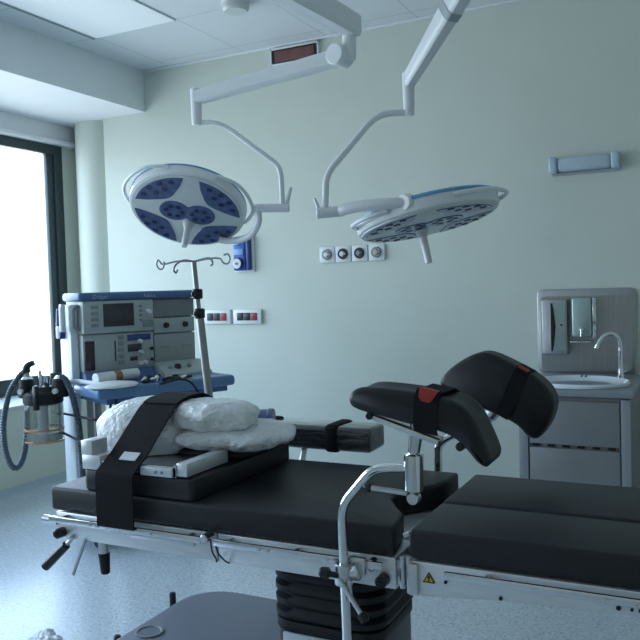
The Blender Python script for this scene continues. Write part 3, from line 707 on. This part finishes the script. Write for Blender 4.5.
# frames
b = B(); box2(b, (-1.695, YT0+.008, .652), (-1.137, YT1-.01, .727), .003); obj('back_frame', b, 'steel_plate', t)
b = B(); box2(b, (-1.133, YT0+.008, .653), (-.645, YT1-.01, .727), .003); obj('seat_frame', b, 'steel_plate', t)
for y0, y1 in ((YT0+.004, 1.86), (1.876, YT1-.004)):
    b = B(); prism(b, [(-.612, .646), (-.56, .650), (-.43, .664), (-.12, .677), (.60, .690), (.60, .728), (-.612, .728)], y0, y1, lambda x, z, y: (x, y, z), .003); lf = obj('leg_frame', b, 'steel_plate', t)
    if y0 < 1.7:
        # warning triangle on the front of the frame
        b = B(); prism(b, [(-.577, .684), (-.551, .684), (-.564, .706)], y0-.0012, y0+.001, lambda x, z, y: (x, y, z)); wt = obj('warning_sticker', b, 'yellow', lf, label='yellow warning triangle')
        b = B(); box2(b, (-.5665, y0-.002, .692), (-.5615, y0, .699)); cyl(b, (-.564, y0, .688), (-.564, y0-.002, .688), .0022, seg=10)
        for p0, p1 in (((-.577, .684), (-.551, .684)), ((-.551, .684), (-.564, .706)), ((-.564, .706), (-.577, .684))):
            cyl(b, (p0[0], y0-.0015, p0[1]), (p1[0], y0-.0015, p1[1]), .0012, seg=6)
        obj('warning_print', b, 'black_ink', wt)
        for x in (-.525, -.403):
            b = B(); cyl(b, (x, y0+.001, .69 if x < -.5 else .672), (x, y0-.003, .69 if x < -.5 else .672), .004, seg=10); obj('screw', b, 'black_ink', lf)
        b = B(); box2(b, (-.612, y0-.010, .652), (-.588, y0+.004, .724), .003); obj('hinge_plate', b, 'steel', lf)
        for k, (x, r_) in enumerate(((-.165, .005), (-.140, .003), (-.125, .003))):
            b = B(); cyl(b, (x, y0, .692), (x, y0-.008, .692), r_, seg=10); obj('stud', b, 'black_plastic', lf)
# hinge between seat and leg section
b = B(); box2(b, (-.645, YT0+.012, .66), (-.612, YT0+.06, .722), .004); cyl(b, (-.628, YT0+.008, .66), (-.628, YT0+.008, .735), .007, seg=14); cyl(b, (-.612, YT0+.005, .652), (-.612, YT0+.005, .735), .005, seg=12); obj('hinge', b, 'steel', t)
b = B(); box2(b, (-.64, 1.70, .69), (-.60, 2.12, .735), .006); cyl(b, (-.627, 1.68, .765), (-.627, 1.72, .765), .011, seg=16); cyl(b, (-.632, 1.655, .772), (-.618, 1.66, .777), .008, seg=12, bev=.001); obj('hinge_block', b, 'steel', t)
# side rails
for x0, x1, yy in ((-1.69, -1.165, 1.602), (-1.125, -.665, 1.602), (-.52, .60, 1.602), (-1.69, -1.165, 2.198), (-1.125, -.665, 2.198), (-.52, .60, 2.198)):
    b = B(); box2(b, (x0, yy-.004, .706), (x1, yy+.005, .724), .002)
    rl = obj('side_rail', b, 'steel_rail', t)
    s = 1 if yy < 1.9 else -1
    for u in (.08, .5, .92):
        x = x0+(x1-x0)*u; b = B(); cyl(b, (x, yy+.004*s, .714), (x, yy+.036*s, .714), .008, seg=12); obj('spacer', b, 'steel', rl)
    if s == 1:
        b = B()
        for u in (.3, .35, .7): cyl(b, (x0+(x1-x0)*u, yy-.003, .714), (x0+(x1-x0)*u, yy-.007, .714), .004, seg=10)
        obj('screw', b, 'steel', rl)
# lower flange plates on the front of the frame
b = B(); box2(b, (-1.42, 1.628, .684), (-1.205, 1.636, .7), .002); obj('rail_bracket', b, 'steel', t)
# joint cap, wires
b = B(); cyl(b, (-1.148, 1.625, .722), (-1.148, 1.588, .722), .014, .012, 20, .003); obj('joint_cap', b, 'steel_rail', t)
b = B(); tube(b, smooth_path([(-1.133, 1.60, .722), (-1.132, 1.604, .69), (-1.133, 1.622, .664), (-1.139, 1.632, .652)], 6), .0022, 6); tube(b, smooth_path([(-1.120, 1.60, .722), (-1.115, 1.604, .69), (-1.108, 1.622, .664), (-1.100, 1.632, .654)], 6), .0022, 6); obj('bowden_wire', b, 'cable', t)
# head end hardware
b = B(); cyl(b, (-1.690, 1.64, .697), (-1.752, 1.64, .697), .013, seg=18, bev=.003); obj('end_socket', b, 'steel_rail', t)
b = B(); cyl(b, (-1.672, 1.636, .669), (-1.672, 1.605, .669), .015, .014, 20, .004); cyl(b, (-1.672, 1.606, .669), (-1.672, 1.602, .669), .006, seg=12); obj('lock_knob', b, 'black_plastic', t)
b = B(); cyl(b, (-1.630, 1.632, .66), (-1.657, 1.628, .632), .0065, seg=12); hl = obj('release_lever', b, 'steel', t)
b = B(); cyl(b, (-1.652, 1.628, .636), (-1.738, 1.622, .560), .0125, .0145, 16, .004); obj('grip', b, 'black_plastic', hl)
b = B(); tube(b, [(-1.585, 1.632, .658), (-1.628, 1.622, .553)], .0055, 10, ridge=.007); obj('threaded_rod', b, 'steel', t)
b = B(); cyl(b, (-1.535, 1.65, .655), (-1.535, 1.65, .615), .0155, seg=18); sl = obj('leg_stub', b, 'steel', t)
b = B(); cyl(b, (-1.535, 1.65, .622), (-1.532, 1.65, .560), .0165, .013, 18, .003); obj('rubber_sleeve', b, 'rubber', sl)
# seat side: knob, label plate
b = B(); cyl(b, (-.672, 1.632, .676), (-.672, 1.600, .676), .015, .014, 20, .004); cyl(b, (-.672, 1.601, .676), (-.672, 1.597, .676), .005, seg=12); obj('lock_knob', b, 'black_plastic', t)
b = B(); cyl(b, (-.695, 1.63, .712), (-.695, 1.60, .712), .0135, seg=16, bev=.004); obj('release_button', b, 'steel_rail', t)
# column with bellows
CX0, CX1, CY0, CY1 = -1.045, -.725, 1.715, 2.02
b = B(); nf = 5
rows = []
zs, ins = [], []
for k in range(nf):
    z = .655 - k*.034
    zs += [z, z-.008, z-.022, z-.030]; ins += [.014, .001, .001, .014]
for z, i_ in zip(zs, ins):
    rows.append([b.verts.new((x, y, z)) for x, y in rrect(CX0+i_, CY0+i_, CX1-i_, CY1-i_, .07)])
for a, c in zip(rows, rows[1:]):
    n_ = len(a)
    for k in range(n_): b.faces.new((a[k], a[(k+1) % n_], c[(k+1) % n_], c[k]))
b.faces.new(rows[0]); b.faces.new(rows[-1][::-1]); obj('column_bellows', b, 'rubber', t, ang=60)
b = B(); prism(b, rrect(CX0+.005, CY0+.005, CX1-.005, CY1-.005, .06), .460, .488, bev=.004); obj('bellows_collar', b, 'rubber', t)
b = B(); prism(b, rrect(CX0+.01, CY0+.01, CX1-.01, CY1-.01, .055), .26, .461); ch = obj('column_housing', b, 'black_plastic', t)
b = B(); box2(b, (CX0+.045, CY0+.004, .34), (CX0+.20, CY0+.014, .457), .003); obj('housing_plate', b, 'housing_pale', ch, label='pale plate on column front')
b = B()
prism(b, rrect(-1.605, 1.60, -.80, 2.205, .15, 10), .19, .318, bev=.022, seg=4); obj('base_cover', b, 'base_grey', t)
b = B(); prism(b, rrect(-1.595, 1.61, -.81, 2.195, .14, 8), .055, .192); obj('base_skirt', b, 'black_plastic', t)
for x, y in ((-1.49, 1.74), (-1.49, 2.06), (-.92, 1.74), (-.92, 2.06)):
    b = B(); cyl(b, (x-.02, y, .045), (x+.02, y, .045), .045, seg=20, bev=.006); cyl(b, (x, y, .04), (x, y, .07), .02, seg=12); obj('castor', b, 'rubber', t)
b = B(); lathe(b, [(.036, .317), (.043, .317), (.043, .3225), (.036, .3225), (.033, .319), (.036, .317)], 28)
bmesh.ops.translate(b, vec=(-1.530, 1.825, 0), verts=b.verts); rg = obj('cap_ring', b, 'key_grey', t)
b = B(); cyl(b, (-1.530, 1.825, .314), (-1.530, 1.825, .3195), .034, seg=28)
obj('cap', b, 'base_grey', rg)
for x, y, z in ((-1.645, 2.09, .325), (-1.635, 1.80, .30)):
    b = B(); cyl(b, (x, y, .20), (x, y, z), .0115, seg=14, bev=.003); cyl(b, (x, y, .215), (x+.04, y, .215), .006, seg=8); obj('brake_pin', b, 'black_plastic', t)

# ------------------------------------------------------------------ leg rests
def rail_clamp(par, x, y, z, s):
    b = B(); box2(b, (x-.022, y-.016*s if s > 0 else y, z-.028), (x+.022, y+.016 if s > 0 else y+.016, z+.028), .004)
    return b
t = thing('leg_rest', 'near black padded leg rest on a bent steel pole at the table front', 'leg rest', (-.746, 1.572, .50), group='leg rests on bent poles')
b = B(); tube(b, round_path([(-.744, 1.572, .50), (-.749, 1.572, .855), (-.668, 1.570, .947), (-.585, 1.568, .956)], .032, 10), .0108, 16); obj('pole', b, 'chrome', t)
b = B(); cyl(b, (-.748, 1.572, .672), (-.748, 1.572, .722), .021, seg=22, bev=.003); cyl(b, (-.735, 1.575, .70), (-.712, 1.580, .706), .018, .021, 20, .003); box2(b, (-.742, 1.582, .694), (-.700, 1.5965, .734), .004); cl = obj('clamp', b, 'steel', t)
b = B(); cyl(b, (-.753, 1.555, .698), (-.775, 1.548, .702), .007, seg=12); cyl(b, (-.772, 1.549, .702), (-.796, 1.544, .705), .0135, .012, 16, .004); obj('knob', b, 'black_plastic', cl)
b = B(); tube(b, [(-.750, 1.552, .692), (-.700, 1.535, .640), (-.686, 1.53, .626)], .0055, 10); cyl(b, (-.728, 1.555, .69), (-.722, 1.553, .645), .0055, .004, 10); obj('clamp_lever', b, 'steel', cl)
b = B(); cyl(b, (-.690, 1.531, .631), (-.676, 1.528, .615), .011, .011, 14, .003); obj('lever_knob', b, 'black_plastic', cl)
b = B(); cyl(b, (-.573, 1.568, .905), (-.571, 1.568, .988), .0215, seg=28, bev=.003); sk = obj('swivel_socket', b, 'chrome', t)
b = B(); cyl(b, (-.570, 1.548, .892), (-.570, 1.575, .892), .013, seg=18, bev=.002); obj('pinch_bolt', b, 'steel', sk)
b = B(); cyl(b, (-.582, 1.55, .904), (-.664, 1.54, .911), .0062, seg=12); lv = obj('lever', b, 'steel', sk)
b = B(); cyl(b, (-.660, 1.54, .911), (-.677, 1.538, .912), .0105, .009, 14, .003); obj('lever_knob', b, 'black_plastic', lv)
b = B(); cyl(b, (-.571, 1.568, .985), (-.560, 1.568, 1.06), .013, .016, 18); obj('stem', b, 'chrome', t)
b = B(); box(b, (-.587, 1.565, 1.042), (.165, .035, .013), .003, Matrix.Rotation(R(17), 4, 'Y')); br = obj('bracket_bar', b, 'steel_rail', t)
for kx, ky, kz in ((-.664, 1.545, 1.068), (-.452, 1.51, 1.020)):
    b = B(); cyl(b, (kx, ky, kz), (kx, ky+.045, kz), .009, seg=14, bev=.002); obj('end_knob', b, 'black_plastic', br)
fp_ = [(-0.698, 1.106), (-0.694, 1.125), (-0.672, 1.139), (-0.628, 1.139), (-0.572, 1.134), (-0.518, 1.128), (-0.476, 1.121), (-0.445, 1.108), (-0.422, 1.081), (-0.404, 1.04), (-0.388, 1.002), (-0.396, 0.978), (-0.417, 0.988), (-0.439, 1.017), (-0.464, 1.038), (-0.497, 1.05), (-0.542, 1.056), (-0.597, 1.068), (-0.653, 1.080), (-0.688, 1.088)]
def cushion(poly, y0, y1, dip, bulge=0.):
    """side outline swept across the pad, its two edges rounded, hollow along the middle of the top"""
    n = len(poly); cxm = sum(p[0] for p in poly)/n; czm = sum(p[1] for p in poly)/n; b = B(); rows = []; NS = 16
    top = max(p[1] for p in poly)
    # densify outline
    den = []
    for i in range(n):
        p0, p1 = Vector(poly[i]), Vector(poly[(i+1) % n])
        for k in range(3): den.append(p0.lerp(p1, k/3))
    for _ in range(2): den = [(den[i-1]+den[i]*2+den[(i+1) % len(den)])/4 for i in range(len(den))]
    nd = len(den)
    for j in range(NS+1):
        u = j/NS; y = y0+(y1-y0)*u; e = min(u, 1-u)*(y1-y0)/.026
        ins = .014*(1-math.sqrt(max(0, 1-(1-min(1, e))**2)))
        row = []
        for i, p in enumerate(den):
            tg = (den[(i+1) % nd]-den[i-1]); nn = Vector((tg.y, -tg.x)); 
            if nn.length > 0: nn.normalize()
            q = p + nn*ins*ORI(poly)
            isup = nn.y*ORI(poly) < 0
            zz = q.y - (dip*math.sin(PI*u) if isup else 0) 
            row.append(b.verts.new((q.x, y, zz)))
        rows.append(row)
    for a, c in zip(rows, rows[1:]):
        for k in range(nd): b.faces.new((a[k], a[(k+1) % nd], c[(k+1) % nd], c[k]))
    b.faces.new(rows[0][::-1]); b.faces.new(rows[-1]); return b
def ORI(poly):
    s = sum(poly[i][0]*poly[(i+1) % len(poly)][1]-poly[(i+1) % len(poly)][0]*poly[i][1] for i in range(len(poly)))
    return 1 if s < 0 else -1
cu = obj('cushion', cushion(fp_, 1.50, 1.63, .006), 'black_pad', t, ang=60)
b = B()
ribbon(b, [(-.520, 1.506, 1.046), (-.519, 1.4965, 1.056), (-.518, 1.4965, 1.09), (-.516, 1.4975, 1.118), (-.514, 1.512, 1.132), (-.512, 1.55, 1.130), (-.510, 1.60, 1.131), (-.508, 1.628, 1.120)], [(.025, 0, -.004)]*8, .003); st = obj('strap', b, 'strap', cu)
b = B(); ribbon(b, [(-.517, 1.4940, 1.112), (-.516, 1.4950, 1.119), (-.514, 1.511, 1.1345), (-.513, 1.525, 1.1340)], [(.008, 0, -.002), (.015, 0, -.003), (.020, 0, -.004), (.018, 0, -.004)], .003); obj('red_tab', b, 'red', st, label='red strap tab')

t = thing('leg_rest', 'far black padded leg rest tilted up behind the near one, on the rear rail', 'leg rest', (-.735, 2.235, .66), group='leg rests on bent poles')
b = B(); tube(b, round_path([(-.738, 2.235, .66), (-.736, 2.235, .865), (-.700, 2.235, .892), (-.60, 2.245, .935), (-.56, 2.25, .965)], .03, 8), .0125, 16); obj('pole', b, 'chrome', t)
b = B(); cyl(b, (-.737, 2.235, .690), (-.737, 2.235, .738), .021, seg=22, bev=.003); box2(b, (-.760, 2.204, .695), (-.715, 2.225, .735), .004); obj('clamp', b, 'steel', t)
b = B(); cyl(b, (-.58, 2.248, .955), (-.55, 2.25, .99), .02, seg=20, bev=.003); obj('swivel_socket', b, 'steel', t)
rp_ = [(-0.722, 1.061), (-0.688, 1.102), (-0.617, 1.146), (-0.573, 1.152), (-0.505, 1.121), (-0.435, 1.083), (-0.398, 1.048), (-0.382, 1.006), (-0.400, 0.947), (-0.433, 0.899), (-0.466, 0.911), (-0.486, 0.939), (-0.536, 0.965), (-0.6, 0.985), (-0.668, 1.018), (-0.71, 1.04)]
cu = obj('cushion', cushion(rp_, 2.2, 2.31, .0), 'black_pad', t, ang=60)
b = B(); ribbon(b, [(-.535, 2.203, .967), (-.522, 2.1965, .985), (-.498, 2.1965, 1.04), (-.476, 2.1975, 1.088), (-.470, 2.210, 1.102), (-.468, 2.26, 1.102), (-.468, 2.305, 1.096)], [(.018, 0, -.010)]*7, .003); st = obj('strap', b, 'strap', cu)
b = B(); ribbon(b, [(-.4705, 2.205, 1.1025), (-.4695, 2.211, 1.1052), (-.469, 2.225, 1.105)], [(.014, 0, -.008)]*3, .003); obj('red_tab', b, 'red', st, label='red strap tab')

# ------------------------------------------------------------------ arm rest on rear rail
t = thing('arm_rest', 'long arm cushion in shiny dark plastic wrap on the rear rail', 'arm rest', (-1.227, 2.215, .715))
b = B(); box2(b, (-1.40, 2.27, .812), (-.972, 2.40, .893), .014, 3); cu = obj('cushion', b, 'film_dark', t)
b = B(); box2(b, (-1.140, 2.266, .806), (-1.085, 2.405, .899), .016, 3); obj('strap', b, 'strap', cu)
b = B(); box2(b, (-1.405, 2.267, .808), (-1.352, 2.404, .898), .016, 3); obj('end_strap', b, 'strap', cu)
b = B(); cyl(b, (-1.227, 2.235, .69), (-1.227, 2.30, .815), .010, seg=14); box2(b, (-1.252, 2.2025, .695), (-1.202, 2.245, .735), .004); obj('post', b, 'steel', t)

# ------------------------------------------------------------------ pack on the head section
t = thing('pad_board', 'black padded board with steel tray top lying across the head end of the table', 'padded board', (-1.42, 1.87, ZT))
b = B(); prism(b, rrect(-1.585, 1.632, -1.205, 2.165, .02, 6), ZT+.001, .858, bev=.005, seg=2); obj('pad', b, 'black_pad2', t)
b = B(); box2(b, (-1.585, 1.638, .859), (-1.262, 1.99, .864), .001); box2(b, (-1.272, 1.638, .859), (-1.262, 1.85, .892)); box2(b, (-1.585, 1.638, .859), (-1.262, 1.646, .886), .002); obj('tray', b, 'steel', t)
b = B(); box2(b, (-1.588, 1.634, .859), (-1.520, 1.70, .900), .003); box2(b, (-1.590, 1.634, .90), (-1.550, 1.70, .940), .003); obj('end_block', b, 'steel_plate', t)
b = B(); box2(b, (-1.375, 1.628, .860), (-1.270, 1.636, .884), .002); sp_ = obj('front_plate', b, 'machine_white', t)
b = B()
for x in (-1.322, -1.302): cyl(b, (x, 1.628, .872), (x, 1.625, .872), .004, seg=10)
obj('screw', b, 'key_grey', sp_)
b = B(); box2(b, (-1.262, 1.640, .862), (-1.228, 1.835, .898), .002); obj('side_plate', b, 'steel_plate', t)

b = B(); prism(b, rrect(-1.50, 1.86, -1.202, 2.166, .06, 8), .857, .884, bev=.010, seg=3); obj('rear_pad', b, 'black_pad', t)
t = thing('wrapped_bundle', 'large white bubble-wrapped bundle under the black strap', 'wrapped bundle', (-1.50, 1.87, .865), group='plastic-wrapped bundles on the padded board')
b = B(); blob(b, (-1.555, 1.925, .923), (.165, .165, .102), .09, 6, -.056, 1, 6, power=.90)
from mathutils.bvhtree import BVHTree
bag = BVHTree.FromBMesh(b)
obj('wrap', b, 'film', t)
t = thing('wrapped_bundle', 'crumpled white plastic bundle right of the black strap, on top', 'wrapped bundle', (-1.34, 1.95, .93), group='plastic-wrapped bundles on the padded board')
b = B(); blob(b, (-1.338, 1.94, .975), (.125, .115, .046), .20, 8, -.036, 4, 6, power=.78); obj('wrap', b, 'film', t)
t = thing('wrapped_bundle', 'long flattened grey-white plastic bundle under the crumpled one', 'wrapped bundle', (-1.30, 1.95, .865), group='plastic-wrapped bundles on the padded board')
b = B(); blob(b, (-1.275, 1.96, .916), (.178, .165, .034), .14, 7, -.028, 7, 6, Matrix.Rotation(R(14), 4, 'Z'), power=.85); obj('wrap', b, 'film_grey', t)
t = thing('plastic_tube', 'short blue-grey plastic tube poking out behind the crumpled bundle', 'tube', (-1.31, 2.15, .93))
b = B(); cyl(b, (-1.42, 2.10, .935), (-1.262, 2.15, .938), .024, .026, 20, .003); obj('tube', b, 'blue_plastic', t)
b = B(); cyl(b, (-1.275, 2.146, .938), (-1.258, 2.151, .938), .028, seg=20, bev=.002); obj('rim', b, 'blue_plastic', t)
# strap
t = thing('safety_strap', 'wide black strap running over the bubble-wrapped bundle at the head end', 'strap', (-1.44, 1.6, .72))
def strap_x(y): return -1.437 - .048*max(0, min(1, (y-1.66)/.29))
prof = [(1.598, .868), (2.195, .868)]
for k in range(26):
    y = 1.62+.02*k
    zs = [h[0].z for h in (bag.ray_cast(Vector((strap_x(y)+dx, y, 2)), Vector((0, 0, -1))) for dx in (-.06, -.03, 0, .03, .06)) if h[0] is not None]
    if zs: prof.append((y, max(zs)+.005))
prof.sort(); hull = []
for p in prof:                                  # taut strap: upper convex hull of what it passes over
    while len(hull) > 1 and (hull[-1][0]-hull[-2][0])*(p[1]-hull[-2][1])-(hull[-1][1]-hull[-2][1])*(p[0]-hull[-2][0]) >= 0: hull.pop()
    hull.append(p)
top = []
for (ya, za), (yb, zb) in zip(hull, hull[1:]):
    n_ = max(1, int((yb-ya)/.012))
    for k in range(n_): u = k/n_; top.append(Vector((strap_x(ya+(yb-ya)*u), ya+(yb-ya)*u, za+(zb-za)*u)))
top.append(Vector((strap_x(hull[-1][0]), *hull[-1])))
front = [Vector((-1.437, 1.5925, z)) for z in (.718, .74, .76, .78, .80, .82, .84)] + [Vector((-1.437, 1.5935, .856))]
rear = [Vector((strap_x(2.2), 2.2085, z)) for z in (.855, .83, .80, .77, .74, .718)]
line = front+top+rear
b = B(); ribbon(b, line, [(.064, 0, 0)]*len(line), .004); stp = obj('webbing', b, 'strap', t)
def on_top(i0, i1, lift):
    return [top[i]+Vector((0, -.5, .85))*lift for i in range(i0, i1)]
seg_ = [i for i in range(len(top)) if 1.628 < top[i].y < 1.662]
b = B(); q = on_top(seg_[0], seg_[-1]+1, .0035); ribbon(b, [p+Vector((.012, 0, 0)) for p in q], [(.028, 0, 0)]*len(q), .002); obj('care_tag', b, 'white_plastic', t, label='white tag')
seg_ = [i for i in range(len(top)) if 1.84 < top[i].y < 2.02]
b = B(); q = on_top(seg_[0], seg_[-1]+1, .0045); ribbon(b, q, [(.062, 0, 0)]*len(q), .003); obj('overlap', b, 'strap', t)

# ------------------------------------------------------------------ infusion pole (leans a little)
t = thing('infusion_pole', 'slim grey infusion pole with four hooks and two black knobs', 'infusion pole', (-1.575, 2.215, .70))
p0 = Vector((-1.572, 2.28, .70)); p1 = Vector((-1.628, 2.28, 1.284)); p2 = Vector((-1.644, 2.28, 1.462))
b = B(); cyl(b, p0, p1, .0145, seg=18, bev=.002); obj('lower_tube', b, 'pole_grey', t)
b = B(); cyl(b, p1-Vector((0, 0, .03)), p2, .0095, seg=16, bev=.002); obj('upper_tube', b, 'pole_grey', t)
for z in (1.272, 1.342):
    u = (z-.7)/(1.462-.7); c = p0.lerp(p2, u)
    b = B(); cyl(b, c+Vector((0, 0, -.018)), c+Vector((0, 0, .018)), .019, seg=20, bev=.004); cyl(b, c, c+Vector((.006, -.032, 0)), .013, .011, 14, .003); obj('knob', b, 'black_plastic', t)
b = B(); box2(b, (-1.597, 2.2035, .690), (-1.549, 2.30, .740), .005); obj('rail_clamp', b, 'steel', t)
hk = [[(0, 0, 0), (-.07, .0, .004), (-.135, 0, -.004), (-.150, 0, .005), (-.160, 0, .012), (-.166, 0, -.006), (-.152, 0, -.022), (-.136, 0, -.016), (-.132, 0, .006)],
      [(0, 0, 0), (.07, 0, .008), (.112, 0, .006), (.126, 0, -.010), (.145, 0, -.012), (.154, 0, .004), (.146, 0, .020), (.13, 0, .018)],
      [(0, 0, 0), (-.005, -.05, .004), (-.008, -.09, -.01), (-.01, -.105, -.03), (-.012, -.09, -.04), (-.012, -.08, -.03)],
      [(0, 0, 0), (.005, .05, .01), (.008, .09, .014), (.01, .105, -.004), (.012, .09, -.014)]]
for h in hk:
    b = B(); tube(b, smooth_path([p2+Vector(q)-Vector((0, 0, .004)) for q in h], 5), .0034, 8); obj('hook', b, 'pole_grey', t)

# crumpled film lying on the floor at the frame's lower edge
t = thing('plastic_film', 'crumpled clear plastic lying on the floor at the lower left', 'plastic film', (-2.30, 2.12, 0))
b = B(); blob(b, (-2.275, 2.10, .026), (.07, .06, .036), .5, 16, -.022, 9, 5); obj('film', b, 'film_grey', t)

# ------------------------------------------------------------------ daylight
w = bpy.data.worlds.new('daylight'); SC.world = w; w.use_nodes = True
wn, wl = w.node_tree.nodes, w.node_tree.links
bg = wn['Background']; bg.inputs['Strength'].default_value = 8.8
wt_ = wn.new('ShaderNodeTexCoord'); ws = wn.new('ShaderNodeSeparateXYZ'); wl.new(wt_.outputs['Generated'], ws.inputs['Vector'])
wr = wn.new('ShaderNodeValToRGB')      # pale ground below, bluer overcast sky above
for _ in range(2): wr.color_ramp.elements.new(.5)
for el, (p, c) in zip(wr.color_ramp.elements, ((0., (.50, .56, .62)), (.46, (.58, .65, .72)), (.56, (.72, .89, 1.08)), (1., (.46, .72, 1.2)))):
    el.position = p; el.color = (*c, 1)
wm = wn.new('ShaderNodeMath'); wm.operation = 'MULTIPLY_ADD'; wm.inputs[1].default_value = .5; wm.inputs[2].default_value = .5
wl.new(ws.outputs['Z'], wm.inputs[0]); wl.new(wm.outputs[0], wr.inputs['Fac']); wl.new(wr.outputs['Color'], bg.inputs['Color'])
pl = bpy.data.lights.new('window_portal', 'AREA'); pl.shape = 'RECTANGLE'; pl.size = WY1-WY0-.2; pl.size_y = WZ1-WZ0-.15
pl.cycles.is_portal = True
po = bpy.data.objects.new('window_portal', pl); COL.objects.link(po)
po.location = (XO-.12, (WY0+WY1)/2, (WZ0+WZ1)/2+.03); po.rotation_euler = (0, -PI/2, 0)
po.rotation_euler = Matrix(((0, 0, -1), (1, 0, 0), (0, -1, 0))).to_euler()  # local -Z points to +X, local X runs along the wall

# ------------------------------------------------------------------ camera
r2 = Vector((0.89378016, 0.44752805, -0.0295918)); u2 = Vector((0.00797668, 0.050107, 0.998712)); f = Vector((-0.44843439, 0.89286501, -0.04121485))
cam = bpy.data.cameras.new('camera'); cam.sensor_width = 36; cam.lens = 773.63/640*36; cam.clip_start = .05
co = bpy.data.objects.new('camera', cam); COL.objects.link(co)
co.matrix_world = Matrix(((r2.x, u2.x, -f.x, 0), (r2.y, u2.y, -f.y, 0), (r2.z, u2.z, -f.z, 1.35), (0, 0, 0, 1)))
SC.camera = co
SC.view_settings.view_transform = 'Standard'; SC.view_settings.look = 'None'; SC.view_settings.gamma = 1
SC.view_settings.use_curve_mapping = False
SC.view_settings.exposure = 0.0
SC.cycles.use_denoising = True
SC.cycles.max_bounces = 12; SC.cycles.diffuse_bounces = 6; SC.cycles.transparent_max_bounces = 12
